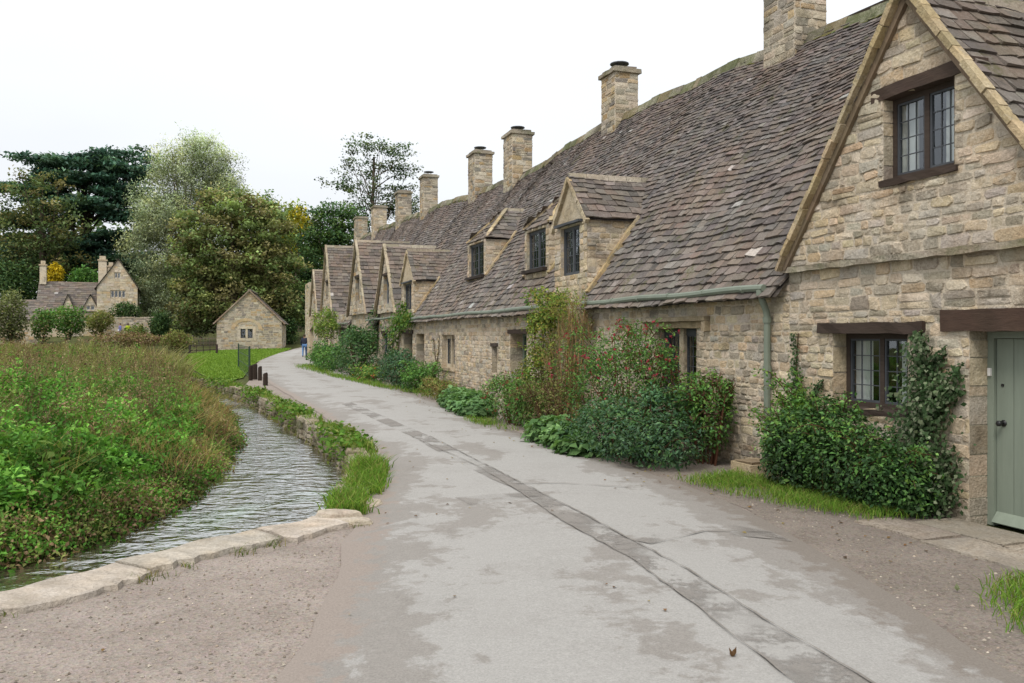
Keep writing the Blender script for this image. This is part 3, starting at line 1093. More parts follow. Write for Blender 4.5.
def plank_door(par, off, o, d, mat, planks=5, frame=0.07, knob=True, frame_mat=None, wb=True):
    a0, a1, z0, z1 = o[:4]
    f = MB()
    fbox(f, FR, a0 + .002, a0 + frame, d - 0.07, d, z0, z1)
    fbox(f, FR, a1 - frame, a1 - .002, d - 0.07, d, z0, z1)
    fbox(f, FR, a0 + frame, a1 - frame, d - 0.07, d, z1 - frame, z1 - .002)
    m = MB()
    b0, b1 = a0 + frame + 0.006, a1 - frame - 0.006
    for i in range(planks):
        x0, x1 = b0 + (b1 - b0) * i / planks, b0 + (b1 - b0) * (i + 1) / planks
        k = 1 + U(-0.04, 0.04)
        fbox(m, FR, x0 + 0.003, x1 - 0.003, d - 0.06, d - 0.03 + U(0, .002), z0 + 0.03, z1 - frame - 0.006, (k, k, k))
    fbox(m, FR, b0, b1, d - 0.066, d - 0.04, z0 + 0.031, z1 - frame - 0.007, (0.35, 0.35, 0.35))
    dr = m.build('door', mat, par, off)
    f.build('door_frame', frame_mat or mat, dr, off)
    if wb:
        w = MB()
        w.add([(b0, d - 0.03, z0 + 0.13), (b1, d - 0.03, z0 + 0.13), (b1, d + 0.035, z0 + 0.04), (b0, d + 0.035, z0 + 0.04), (b0, d - 0.03, z0 + 0.032), (b1, d - 0.03, z0 + 0.032), (b1, d + 0.03, z0 + 0.032), (b0, d + 0.03, z0 + 0.032)],
              [(0, 1, 2, 3), (3, 2, 6, 7), (0, 3, 7, 4), (1, 5, 6, 2)], (1.1, 1.1, 1.1))
        w.build('weatherboard', mat, dr, off)
    if knob:
        k = MB()
        s, z = b1 - 0.075, z0 + 0.93
        k.tube([(s, d - 0.03, z), (s, d - 0.022, z)], 0.03, 12)
        k.tube([(s, d - 0.022, z), (s, d + 0.01, z), (s, d + 0.018, z), (s, d + 0.04, z), (s, d + 0.048, z)], [0.01, 0.01, 0.026, 0.026, 0.014], 12)
        k.build('knob', IRON, dr, off, smooth=True)
        k = MB()
        k.tube([(s + 0.01, d - 0.03, z + 0.34), (s + 0.01, d - 0.02, z + 0.34)], 0.014, 10)
        k.build('keyhole', IRON, dr, off)
    return dr


def cottage(label, s0):
    return thing('terraced_cottage', label, 'cottage', RL(s0, 0, 0), ROT, 'stone cottages of the row')


BT = (1, 1, 1)


def low_damp(c, a, z):
    if z < 0.3 and U(0, 1) < 0.5:
        k = U(0.5, 0.85)
        return tuple(x * k for x in c)
    return c


# --- first cottage: the big gable at the right
off = (4.0, 0, 0)
c1 = cottage('nearest cottage, with a big street gable, two dark leaded windows and a sage green door', 4.0)
op_door, op_low = (7.08, 8.11, -0.15, 1.74, 0.2), (8.84, 9.92, 0.92, 1.72, 0.17)
op_up = (8.22, 9.10, 3.25, 4.08)
m = facade(c1, off, 4.0, 10.68, [op_door, op_low], 2.47, [(WING[:3] + (2.5,) + WING[4:], [op_up])], PAL, (0.065, 0.155), (0.11, 0.4), low_damp)
ew = MB()
end_wall(ew, 4.0)
ew.build('end_wall', STONE, c1, off)
# wing side wall towards the open end
m.build('wall', STONE, c1, off)
mg = MB()
k = MB()
rough_beam(k, FR, WING[0] - WING[1] - 0.05, WING[0] + WING[1] + 0.06, -0.01, 0.1, 2.435, 2.497, (0.27, 0.24, 0.19), 22, 0.009)
k.build('string_course', STONE_MOSS, c1, off)
main_roof(c1, 4.0, 10.68, off)
r = MB()
rd = gable_slates(r, WING, off, 1.15)
rf = r.build('gable_roof', SLATE, c1, off)
rd.build('gable_ridge', STONE_MOSS, rf, off)
k = MB()
coping(k, (WING[0], WING[1], WING[2] + 0.06, WING[3] - 0.02, WING[4] - 0.03, 'w'), 0.055, 0.10, (0.42, 0.345, 0.215), segs=16)
k.build('verge', STONE, c1, off)
k = MB()
for sg in (1, -1):      # grey mortared under-edge of the verge
    p = Vector((WING[0] + sg * (WING[1] - 0.02), 0.09, WING[3] - 0.02))
    q = Vector((WING[0], 0.09, WING[2] - 0.06))
    for i in range(14):
        k.bar(p.lerp(q, i / 14), p.lerp(q, (i + 1) / 14), 0.05, 0.08, tint((1.1, 1.0, 0.9), 0.15), (sg, 0, 1))
k.build('verge_board', GREYWOOD, c1, off)
window(c1, FR, off, op_low, -0.17, 2, 4, 3, TIMBER, curtain=True, fw=0.06,
       lintel=(8.62, 10.14, 1.715, 1.83, -0.2, 0.045, TIMBER, (0.8, 0.75, 0.7)), sill=(8.82, 9.94, 0.87, 0.925, -0.17, 0.02, TIMBER, BT))
window(c1, FR, off, op_up, -0.05, 2, 4, 3, TIMBER, curtain=True, fw=0.055,
       lintel=(8.06, 9.26, 4.075, 4.20, -0.16, 0.085, TIMBER, (1.1, 1, 0.95)), sill=(8.18, 9.14, 3.19, 3.255, -0.1, 0.09, TIMBER, (0.9, .85, .8)))
dr = plank_door(c1, off, (7.08, 8.11, -0.02, 1.74), -0.2, SAGE)
k = MB()
rough_beam(k, FR, 6.75, 8.42, -0.2, 0.035, 1.735, 1.93, (1.15, 0.95, 0.85), 12, 0.006)
k.build('lintel', TIMBER, dr, off)
k = MB()
fbox(k, FR, 8.06, 8.09, -0.2, -0.18, 1.33, 1.4, (1, 1, 1))
k.build('doorbell', CURTAIN, dr, off)

# --- second cottage
off = (10.68, 0, 0)
c2 = cottage('second cottage from the right, red-flowered bush under its stone mullioned window, downpipe beside it', 10.68)
op = (12.77, 13.98, 0.82, 1.80, 0.17)
m = facade(c2, off, 10.68, 18.5, [op], shade=low_damp)
m.build('wall', STONE, c2, off)
main_roof(c2, 10.68, 18.5, off)
window(c2, FR, off, op, -0.15, 2, 5, 3, LEAD, mullion='stone', fw=0.1, frame_col=(1, 1, 1),
       lintel=(12.52, 14.2, 1.80, 1.90, -0.17, 0.03, STONE_PALE, (0.34, 0.27, 0.17)), sill=(12.6, 14.1, 0.74, 0.825, -0.16, 0.05, STONE_PALE, (0.36, 0.29, 0.19)))
k = MB()
rough_beam(k, FR, 12.42, 14.3, 0.0, 0.1, 1.9, 1.965, (0.26, 0.22, 0.15), 9, 0.006)
for s_ in (12.42, 14.2):
    rough_beam(k, FR, s_, s_ + 0.1, 0.0, 0.09, 1.76, 1.9, (0.3, 0.25, 0.17), 1, 0.004)
k.build('hood_mould', STONE, c2, off)
dormer(c2, off, D1, 2.0, (16.93, 17.87, 2.86, 3.80), 2, 5, 3, zbase=2.38)
gutter(c2, off, 10.95, 16.4)
downpipe(c2, off, 11.02)
chimney(c2, off, 15.2, 9.1, 0.9, 0.68, DEP, PAL_GREY + PAL_PALE)

# --- third cottage
off = (18.5, 0, 0)
c3 = cottage('third cottage from the right, two small hipped dormers above a green door and slit window', 18.5)
ops = [(19.87, 21.0, -0.15, 1.74, 0.3), (22.0, 22.42, 0.75, 1.42, 0.14), (26.0, 27.5, 0.72, 1.70, 0.16)]
m = facade(c3, off, 18.5, 27.9, ops, shade=low_damp)
m.build('wall', STONE, c3, off)
main_roof(c3, 18.5, 27.9, off)
dr = plank_door(c3, off, (19.87, 21.0, 0.0, 1.74), -0.3, GREEN_DK, frame_mat=SAGE)
k = MB()
rough_beam(k, FR, 19.75, 21.15, -0.3, 0.03, 1.73, 1.83, (0.9, 0.8, 0.7), 8, 0.006)
k.build('lintel', TIMBER, dr, off)
window(c3, FR, off, ops[1], -0.13, 1, 4, 2, LEAD, fw=0.04,
       lintel=(21.93, 22.52, 1.42, 1.5, -0.12, 0.03, TIMBER, BT), sill=(21.95, 22.5, 0.69, 0.755, -0.12, 0.04, STONE_PALE, PAL_PALE[2]))
window(c3, FR, off, ops[2], -0.14, 2, 4, 2, STONE_PALE, mullion='stone', fw=0.11, frame_col=PAL_PALE[1],
       sill=(25.9, 27.6, 0.64, 0.725, -0.14, 0.05, STONE_PALE, PAL_PALE[2]))
dormer(c3, off, D2, zmain(20.4, 0.42), (19.78, 21.02, 3.2, 4.1), 2, 4, 3, cop=False,
       sill=(19.7, 21.1, 3.13, 3.205, -0.52, -0.3, TIMBER, (0.6, 0.6, 0.6)))
dormer(c3, off, D3, zmain(25.9, 0.62), (25.15, 26.65, 3.4, 4.36), 2, 4, 3, cop=False,
       sill=(25.07, 26.73, 3.33, 3.405, -0.72, -0.5, TIMBER, (0.6, 0.6, 0.6)))
gutter(c3, off, 18.5, 27.9)
chimney(c3, off, 22.4, 8.6, 0.82, 0.66, DEP, PAL_GREY + PAL_PALE)

# --- fourth cottage
off = (27.9, 0, 0)
c4 = cottage('fourth cottage from the right, one gabled dormer over two dark creeper-hung doorways', 27.9)
ops = [(29.9, 31.1, -0.15, 1.74, 0.25), (31.75, 33.3, -0.15, 1.76, 0.3)]
m = facade(c4, off, 27.9, 33.95, ops, course=(0.09, 0.18), wid=(0.18, 0.48), shade=low_damp)
m.build('wall', STONE, c4, off)
main_roof(c4, 27.9, 33.95, off)
plank_door(c4, off, (29.9, 31.1, 0, 1.74), -0.25, GREYWOOD, knob=False, wb=False)
dr = plank_door(c4, off, (31.75, 33.3, 0, 1.76), -0.3, GREEN_DK)
k = MB()
rough_beam(k, FR, 31.6, 33.45, -0.3, 0.04, 1.75, 1.87, (0.7, 0.65, 0.6), 8, 0.006)
k.build('lintel', TIMBER, dr, off)
dormer(c4, off, D4, 2.2, (31.9, 33.2, 2.62, 3.56), 2, 4, 2, zbase=2.38)
gutter(c4, off, 27.9, 31.2)
chimney(c4, off, 30.5, 8.8, 0.95, 0.74, DEP, PAL_GREY + PAL_PALE)


def tall(label, s0, s1, g, ops_low, op_g, ch, frame=None, far=False, extra=None, pal=PAL_GREY, z1=None):
    off = (s0, 0, 0)
    c = cottage(label, s0)
    m = facade(c, off, s0, s1, ops_low, g[3] if z1 is None else z1, [(g, [op_g] if op_g else [])], pal, (0.12, 0.22), (0.24, 0.6))
    if extra:
        extra(m, c, off)
    m.build('wall', STONE, c, off)
    main_roof(c, s0, s1, off, 1.25)
    r = MB()
    rd = gable_slates(r, g, off, 1.5)
    rf = r.build('gable_roof', SLATE, c, off)
    rd.build('gable_ridge', STONE, rf, off)
    k = MB()
    coping(k, (g[0], g[1], g[2] + 0.06, g[3] - 0.06, g[4] - 0.04, 'w'), 0.07, 0.10, (0.36, 0.31, 0.225))
    k.build('verge', STONE, c, off)
    for o in ops_low:
        window(c, FR, off, o, -0.12, 2, 3, 2, frame or LEAD, fw=0.07, lintel=(o[0] - 0.15, o[1] + 0.15, o[3], o[3] + 0.13, -0.1, 0.04, TIMBER, (1, .9, .8)))
    if op_g:
        window(c, FR, off, op_g, -0.10 - g[4] - 0.05, 2, 4, 2, frame or LEAD, fw=0.06, lintel=(op_g[0] - 0.12, op_g[1] + 0.12, op_g[3], op_g[3] + 0.1, -g[4] - 0.1, -g[4] + 0.03, TIMBER, (.8, .75, .7)))
    for x in ch:
        chimney(c, off, *x)
    return c, off


c5, off = tall('fifth cottage from the right, narrow gable with a blue-grey window above and below', 33.95, 40.45, G5, [(36.5, 37.7, 0.95, 1.75, 0.14)], (35.55, 36.75, 2.95, 4.1), [(35.1, 9.05, 0.92, 0.74, DEP, PAL_GREY)], BLUEFRAME)
gutter(c5, off, 33.95, 40.4, SAGE_DK, 0.24, 2.36)
c6, off = tall('sixth cottage from the right, pale tall gable behind the large dark green bush', 40.45, 48.4, G6, [(45.7, 47.4, 1.2, 2.0, 0.14)], (42.95, 44.15, 3.35, 4.5), [(44.1, 9.7, 0.9, 0.72, DEP, PAL_GREY)])
gutter(c6, off, 46.6, 48.4, SAGE_DK, 0.24, 2.3)
c7, off = tall('seventh cottage from the right, broad slated gable slope with two chimneys behind', 48.4, 60.0, G7, [(49.4, 51.4, 1.1, 2.0, 0.14)], (55.0, 56.3, 3.9, 5.0), [(50.4, 9.9, 0.9, 0.75, DEP, PAL_GREY, True, 0, False), (58.4, 10.2, 1.0, 0.85, DEP, PAL, True, 0, False)])
gutter(c7, off, 48.4, 52.4, SAGE_DK, 0.22, 2.3)


def c8_extra(m, c, off):
    a, b = 66.2, 69.6
    w_ = MB()
    wall(w_, FR, lambda z: a, lambda z: b, -0.1, 5.6, (), 0.25, (0.14, 0.24), (0.3, 0.6), PAL_PALE)
    w_.add([(a, 0.25, -0.1), (a, 0.25, 5.6), (a, -2.5, 5.6), (a, -2.5, -0.1)], [(0, 1, 2, 3)], PAL_PALE[0])
    w_.add([(b, 0.25, -0.1), (b, 0.25, 5.6), (b, -6.5, 5.6), (b, -6.5, -0.1)], [(0, 1, 2, 3)], PAL_PALE[0])
    w_.build('tall_wall', STONE, c, off)


c8, off = tall('farthest cottage of the row, pale wall and small gable by the bend of the lane', 60.0, 69.6, G8, [], (62.6, 63.8, 3.6, 4.7), [(66.2, 10.5, 1.0, 0.85, DEP, PAL_GREY, True, 0, False)], extra=c8_extra)
downpipe(c8, off, 66.6, SAGE_DK, 0.4, 5.4)
# ------------------------------------------------------------------ ground, lane, stream
WZ = -0.3
KERB = [G(x, y) for x, y in ((-700, 700), (-300, 640), (0, 600), (60, 585), (150, 560), (230, 540), (300, 527), (334, 517), (338, 500), (350, 478), (353, 462), (345, 448), (320, 432), (290, 415), (262, 400), (240, 391), (215, 385))]
KERB += [(-14.0, 36.0, 0), (-17.2, 42.0, 0), (-24.0, 57.0, 0), (-40, 70.0, 0), (-70, 76.0, 0)]
BANK = [(-12, 5.6, 0), (-6.4, 6.3, 0)] + [G(x, y, WZ) for x, y in ((0, 573), (100, 545), (180, 508), (222, 474), (240, 444), (234, 419), (212, 402), (196, 389))]
BANK += [(-16.4, 41.5, 0), (-19.4, 47.0, 0), (-26.5, 58.0, 0), (-41, 73, 0), (-70, 79.0, 0)]
STREAM = KERB + BANK[::-1]

xs = np.concatenate([np.linspace(-400, -60, 30), np.linspace(-58, -16, 50), np.arange(-15.8, 6, 0.17), np.linspace(6.5, 60, 40), np.linspace(70, 400, 20)])
ys = np.concatenate([np.linspace(-30, 2.5, 14), np.arange(2.7, 20, 0.17), np.arange(20.2, 45, 0.3), np.linspace(45.6, 110, 90), np.linspace(114, 700, 50)])
GX, GY = np.meshgrid(xs, ys)
P2 = np.stack([GX.ravel(), GY.ravel()], 1)
near = (P2[:, 0] > -75) & (P2[:, 0] < 4) & (P2[:, 1] < 82) & (P2[:, 1] > 0)
ins = np.zeros(len(P2), bool)
ins[near] = in_poly(P2[near], STREAM)
dk, db = np.full(len(P2), 99.0), np.full(len(P2), 99.0)
dk[near] = poly_dist(P2[near], KERB)
db[near] = poly_dist(P2[near], BANK)
Z = 0.0012 * np.maximum(0, P2[:, 1] - 68) ** 1.9
Z = np.minimum(Z, 7.5) - 0.03
left = in_poly(P2, BANK + [(-400, 79), (-400, 5.6)])
Z = np.where(left, Z + 0.05 + 0.08 * vnoise(P2, 5.0, 3), Z)
# the meadow bank slopes down to the water over its last metre
Z = np.where(left & (db < 1.2), WZ - 0.06 + (Z - WZ + 0.06) * np.clip(db / 1.2, 0, 1) ** 0.8, Z)
Z = np.where(ins, WZ - 0.1 - 0.25 * np.clip(np.minimum(dk, db * 0.7) / 0.6, 0, 1), Z)
V = np.stack([P2[:, 0], P2[:, 1], Z], 1)
ny, nx = GX.shape
idx = np.arange(ny * nx).reshape(ny, nx)
Fi = np.stack([idx[:-1, :-1], idx[:-1, 1:], idx[1:, 1:], idx[1:, :-1]], -1).reshape(-1, 4)
gc = np.ones((len(V), 3))
gc[ins] = (1.6, 1.3, 1.2)
ground = np_mesh('ground', (V, Fi), 4, gc, GROUNDM, smooth=True)
tag(ground, kind='structure')


def sheet(name, poly, z, mat, col=(1, 1, 1), cut=0.0):
    vs = [Vector((p[0], p[1], 0)) for p in poly]
    tri = geometry.tessellate_polygon([vs])
    m = MB()
    m.add([(p[0], p[1], z + (hgt(p[1]) if p[1] > 60 else 0)) for p in poly], [t for t in tri], col)
    o = m.build(name, mat)
    return tag(o, kind='structure')


def jitter_line(pts, step=0.35, amp=0.05, seed=1):
    r = random.Random(seed)
    out = []
    for a, b in zip(pts[:-1], pts[1:]):
        d = math.dist(a[:2], b[:2])
        n = max(1, int(d / step))
        for i in range(n):
            t = i / n
            k = amp if i else amp * 0.3
            out.append((a[0] + (b[0] - a[0]) * t + r.uniform(-k, k), a[1] + (b[1] - a[1]) * t + r.uniform(-k, k), 0))
    out.append(pts[-1])
    return out


def smooth_line(pts, it=2):
    for _ in range(it):
        q = [pts[0]]
        for a, b in zip(pts[:-1], pts[1:]):
            q.append(tuple(a[i] * .75 + b[i] * .25 for i in range(3)))
            q.append(tuple(a[i] * .25 + b[i] * .75 for i in range(3)))
        q.append(pts[-1])
        pts = q
    return pts


water = sheet('stream_water', smooth_line(STREAM[:len(KERB)], 1) + smooth_line(BANK, 1)[::-1], WZ, WATERM)

# gravel apron from the kerb to the cottages, the worn lane on it
wallpts = [RL(s, 0.05) for s in (71, 60, 50, 40, 30, 20, 12, 8, 4, 0, -4)]
sheet('gravel_verge', smooth_line(KERB[1:16], 1) + [Gt(262, 366), Gt(275, 357), Gt(300, 351.5)] + wallpts + [(6.5, -6, 0), (-9, -6, 0)], 0.0, GRAVELM)
sheet('gravel_border', [RL(s, 0.06) for s in (14, 12, 10, 8, 6, 4, 2, 0, -3)] + [(3.1, 1.0, 0)] + jitter_line([G(1200, 800), G(1010, 683), G(900, 606), G(810, 551), G(735, 505), G(670, 482)], 0.25, 0.05, 4) + [RL(14, 1.2)], 0.004, EARTHM)
LL = [(190, 900), (315, 683), (340, 620), (362, 560), (372, 520), (384, 485), (384, 462), (366, 440), (336, 420), (306, 403), (281, 388), (263, 375), (256, 368), (262, 360), (276, 354), (292, 350), (301, 347.6)]
RRr = [(1500, 900), (1015, 683), (915, 610), (815, 550), (738, 506), (672, 482), (612, 461), (552, 443), (502, 428), (452, 408), (412, 393), (376, 383), (352, 375), (332, 367), (318, 360), (312, 354), (318, 348)]
LP, RP = smooth_line([Gt(*p) for p in LL], 2), smooth_line([Gt(*p) for p in RRr], 2)
m = MB()
NA = 24
n = len(LP)
LPj = [(p[0] - 0.15 + U(-.05, .05), p[1] + U(-.03, .03), p[2]) for p in LP]
for i in range(n):
    for k in range(NA + 1):
        t = k / NA
        a, b = LPj[i], RP[i]
        e = min(t, 1 - t)
        x, y = a[0] + (b[0] - a[0]) * t, a[1] + (b[1] - a[1]) * t
        m.v.append((x, y, 0.012 + hgt(y) + 0.05 * (1 - (2 * t - 1) ** 2)))
        m.c.append((t, max(0, 1 - e * math.dist(a[:2], b[:2]) / 0.75), 1.0 if t > 0.5 else 0.0))
for i in range(n - 1):
    for k in range(NA):
        j = i * (NA + 1) + k
        m.f.append((j, j + 1, j + NA + 2, j + NA + 1))
road = m.build('lane', ROADM, smooth=True)
tag(road, kind='structure')


def road_z(x, y):
    return 0.062


def patch(name, pix, seed, z=0.004):
    """a filled trench in the lane, drawn as a sheet laid on its crown"""
    pts = jitter_line([G(*p) for p in pix] + [G(*pix[0])], 0.22, 0.012, seed)[:-1]
    from mathutils.bvhtree import BVHTree
    bv = BVHTree.FromPolygons([Vector(v) for v in m.v], m.f)
    lo = MB()
    tri = geometry.tessellate_polygon([[Vector(p) for p in pts]])
    # subdivide so that it follows the crown
    T = [tuple(Vector(pts[i]) for i in t) for t in tri]
    for _ in range(3):
        nt_ = []
        for a, b, c in T:
            if max((a - b).length, (b - c).length, (a - c).length) < 0.5:
                nt_.append((a, b, c))
                continue
            e = [((b - c).length, a, b, c), ((a - c).length, b, c, a), ((a - b).length, c, a, b)]
            _, p0, p1, p2 = max(e, key=lambda q: q[0])
            mid = (p1 + p2) / 2
            nt_ += [(p0, p1, mid), (p0, mid, p2)]
        T = nt_
    for tr in T:
        vs = []
        for p in tr:
            h = bv.ray_cast(Vector((p.x, p.y, 5)), Vector((0, 0, -1)))
            vs.append((p.x, p.y, (h[0].z if h[0] else 0.03) + z))
        lo.add(vs, [(0, 1, 2)])
    dd = poly_dist(np.array([v[:2] for v in lo.v]), pts + [pts[0]])
    lo.c = [(max(0.0, 1 - q / 0.12), 0, 0) for q in dd]
    return tag(lo.build(name, PATCHM), kind='structure')


patch('lane_patch', [(519, 497), (537, 497), (583, 521), (632, 548), (688, 578), (764, 629), (855, 683), (930, 728), (838, 728), (779, 683), (704, 622), (628, 565), (567, 531)], 3)
patch('lane_patch', [(632, 548), (651, 552), (704, 544), (745, 541), (792, 544), (770, 534), (735, 529), (704, 532), (650, 543)], 5, 0.008)
patch('lane_patch', [(412, 440), (430, 440), (480, 467), (537, 497), (519, 497), (470, 474)], 7, 0.006)
patch('lane_patch', [(455, 503), (530, 498), (538, 503), (470, 511)], 8, 0.008)
patch('lane_patch', [(341, 406), (352, 405), (430, 440), (412, 440)], 9, 0.005)


def seam(pix, w=0.028, seed=1):
    pts = jitter_line([G(*p) for p in pix], 0.12, 0.01, seed)
    r = random.Random(seed)
    p = np.array([q[:2] for q in pts])
    d = np.gradient(p, axis=0)
    d /= np.maximum(np.linalg.norm(d, axis=1, keepdims=True), 1e-6)
    nn = np.stack([d[:, 1], -d[:, 0]], 1)
    from mathutils.bvhtree import BVHTree
    bv = BVHTree.FromPolygons([Vector(v) for v in m.v], m.f)
    lo = MB()
    for q, k in zip(p, nn):
        ww = w * r.uniform(0.1, 1.0)
        for sg in (-1, 1):
            x, y = q + k * ww * sg * 0.5
            h = bv.ray_cast(Vector((x, y, 5)), Vector((0, 0, -1)))
            lo.v.append((x, y, (h[0].z if h[0] else 0.03) + 0.013))
            lo.c.append((1, 1, 1))
    lo.f = [(2 * i, 2 * i + 1, 2 * i + 3, 2 * i + 2) for i in range(len(p) - 1)]
    tag(lo.build('lane_seam', SEAMM), kind='structure')


seam([(412, 440), (477, 471), (518, 497), (567, 531), (628, 565), (704, 622), (779, 683), (838, 728)], 0.018, 2)
seam([(430, 440), (480, 467), (537, 497), (583, 521), (632, 548), (688, 578), (764, 629), (855, 683), (930, 728)], 0.02, 3)
seam([(632, 548), (651, 552), (704, 537), (782, 535)], 0.022, 4)
seam([(511, 490), (560, 489), (628, 492)], 0.02, 5)

# mown lawn before the barn
LAWN = [Gt(x, y) for x, y in ((243, 378), (222, 382), (206, 377), (190, 368), (184, 360), (188, 355), (208, 351.5), (240, 350), (275, 349), (292, 348.6), (276, 354), (258, 361), (250, 369))]
lawn = sheet('lawn', smooth_line(LAWN, 1), 0.012, LAWNM)
# ------------------------------------------------------------------ river wall and its coping
def along(line, step):
    out = [np.array(line[0][:2])]
    for a, b in zip(line[:-1], line[1:]):
        a, b = np.array(a[:2]), np.array(b[:2])
        d = np.linalg.norm(b - a)
        n = max(1, int(round(d / step)))
        out += [a + (b - a) * i / n for i in range(1, n + 1)]
    return np.array(out)


def normals(pts):
    d = np.gradient(pts, axis=0)
    d /= np.linalg.norm(d, axis=1, keepdims=True)
    return np.stack([d[:, 1], -d[:, 0]], 1)          # to the right of travel: the lane side


KS = smooth_line(KERB[1:7] + [G(322, 521)], 2)
kp = along(KS, 0.09)
kn = normals(kp)
rw = thing('river_wall', 'low stone wall with a worn pale coping edging the stream beside the gravel', 'wall', (kp[30][0], kp[30][1], -0.3))
base = rw.location


def slab(i0, i1, w, z, par):
    m = MB()
    na, nb = i1 - i0, 6
    c0 = tint(R.choice([(0.47, 0.42, 0.355), (0.50, 0.45, 0.385), (0.43, 0.39, 0.335)]), 0.08)
    for i in range(na + 1):
        k = min(i0 + i, len(kp) - 1)
        fa = min(i, na - i) / max(na, 1)
        wl = w * (1 + 0.10 * math.sin(k * 0.31 + z * 40) + 0.05 * math.sin(k * 1.1)) + U(-.035, .035) - (0.05 if i in (0, na) else 0)
        lo = -0.05 + 0.03 * math.sin(k * 0.9)
        pull = 0.008 if i in (0, na) else 0.0
        prof = [(lo, -0.32), (lo - 0.008, z - 0.03), (lo + 0.008, z - 0.006), (lo + 0.05, z + U(0, .008)), (wl * 0.5, z + U(-.008, .012)), (wl - 0.07, z + U(-.006, .006)), (wl - 0.006, z - 0.008), (wl, z - 0.03), (wl + 0.01, -0.05)]
        for o, zz in prof:
            p = kp[k] + kn[k] * o
            if i in (0, na):
                p = p + (kp[min(k + 1, len(kp) - 1)] - kp[k - 1 if k else 0]) * (0.09 if i == 0 else -0.09) * (1.0 if zz > 0 else 0)
            m.v.append((p[0], p[1], zz - pull * 0.5 * (zz > 0)))
            s = U(0.35, 0.6) if zz < z - 0.03 else U(0.72, 1.08) * (0.8 if i in (0, na) else 1)
            m.c.append(tuple(q * s for q in c0))
    kk = 9
    for i in range(na):
        for j in range(kk - 1):
            m.f.append((i * kk + j, i * kk + kk + j, i * kk + kk + j + 1, i * kk + j + 1))
    m.f.append(tuple(range(kk)))
    m.f.append(tuple(na * kk + j for j in range(kk - 1, -1, -1)))
    return m.build('coping_slab', COPING, par, tuple(base), smooth=False)


i = 0
while i < len(kp) - 4:
    n = R.randint(8, 15)
    n = min(n, len(kp) - 1 - i)
    slab(i, i + n, U(0.37, 0.43), U(0.042, 0.052), rw)
    i += n

# the far stretch: rough stones retaining the grassy edge
K2 = smooth_line(KERB[7:18], 2)
k2 = along(K2, 0.12)
n2 = normals(k2)
ar = np.concatenate([[0], np.cumsum(np.linalg.norm(np.diff(k2, axis=0), axis=1))])
dry = MB()


def frk(a, d, z):
    i = int(np.searchsorted(ar, a))
    i = min(max(i, 1), len(ar) - 1)
    t = (a - ar[i - 1]) / max(ar[i] - ar[i - 1], 1e-6)
    t = min(max(t, 0), 1)
    p = k2[i - 1] * (1 - t) + k2[i] * t
    n_ = n2[i - 1] * (1 - t) + n2[i] * t
    p = p - n_ * d
    return (p[0], p[1], z)


wall(dry, frk, lambda z: 0.0, lambda z: ar[-1], WZ - 0.2, 0.03, (), 0.03, (0.07, 0.15), (0.12, 0.4), [(0.17, 0.145, 0.10), (0.13, 0.12, 0.08), (0.21, 0.18, 0.13), (0.10, 0.10, 0.05)], prot=(0.0, 0.06), face=False)
for i in range(len(ar) - 1):
    dry.add([frk(ar[i], 0.03, WZ - 0.25), frk(ar[i + 1], 0.03, WZ - 0.25), frk(ar[i + 1], 0.03, 0.02), frk(ar[i], 0.03, 0.02)], [(0, 1, 2, 3)], (0.05, 0.045, 0.03))
    dry.add([frk(ar[i], 0.03, 0.02), frk(ar[i + 1], 0.03, 0.02), frk(ar[i + 1], -0.4, 0.012), frk(ar[i], -0.4, 0.012)], [(0, 1, 2, 3)], (0.06, 0.07, 0.03))
# flat stones on its top
a = 0.3
while a < min(ar[-1] - 1, 26):
    l = U(0.25, 0.6)
    if U(0, 1) < 0.75:
        fbox(dry, frk, a, a + l * 0.9, -U(0.2, 0.32), 0.04, 0.03, U(0.06, 0.1), tint((0.28, 0.245, 0.18), 0.2), 0.02)
    a += l
o = dry.build('river_wall', STONE_MOSS, None, tuple(K2[4]), loc=tuple(K2[4]))
tag(o, 'dark mossy stone wall holding up the grassy stream edge farther along the lane', 'wall')

# flat loose stones at the corner
for (px, py, sx, sy, h, lab) in ((336, 521, 0.22, 0.13, 0.085, 'flat pale stone lying at the corner between coping and grass tuft'),
                                 (362, 506, 0.2, 0.26, 0.045, 'flat buff stone between the grass and the lane by the stream corner'),
                                 (355, 525, 0.18, 0.11, 0.05, 'low pale stone where coping meets the lane edge')):
    p = G(px, py)
    m = MB()
    n = 11
    rr = [U(0.8, 1.1) for _ in range(n)]
    c = (0.42, 0.37, 0.30)
    ring = lambda k, z: [(p[0] + math.cos(6.283 * i / n) * sx * rr[i] * k, p[1] + math.sin(6.283 * i / n) * sy * rr[i] * k, z + U(-.006, .006)) for i in range(n)]
    vs = ring(1.03, -0.05) + ring(1.05, h * 0.5) + ring(0.92, h) + ring(0.5, h + 0.012) + [(p[0], p[1], h + 0.01)]
    fs = [(k * n + i, k * n + (i + 1) % n, k * n + n + (i + 1) % n, k * n + n + i) for k in range(3) for i in range(n)] + [(3 * n + i, 3 * n + (i + 1) % n, 4 * n) for i in range(n)]
    m.add(vs, fs, [tint(c, 0.2) for _ in vs])
    tag(m.build('flat_stone', COPING, None, p, loc=p), lab, 'stone', 'loose flat stones at the stream corner')

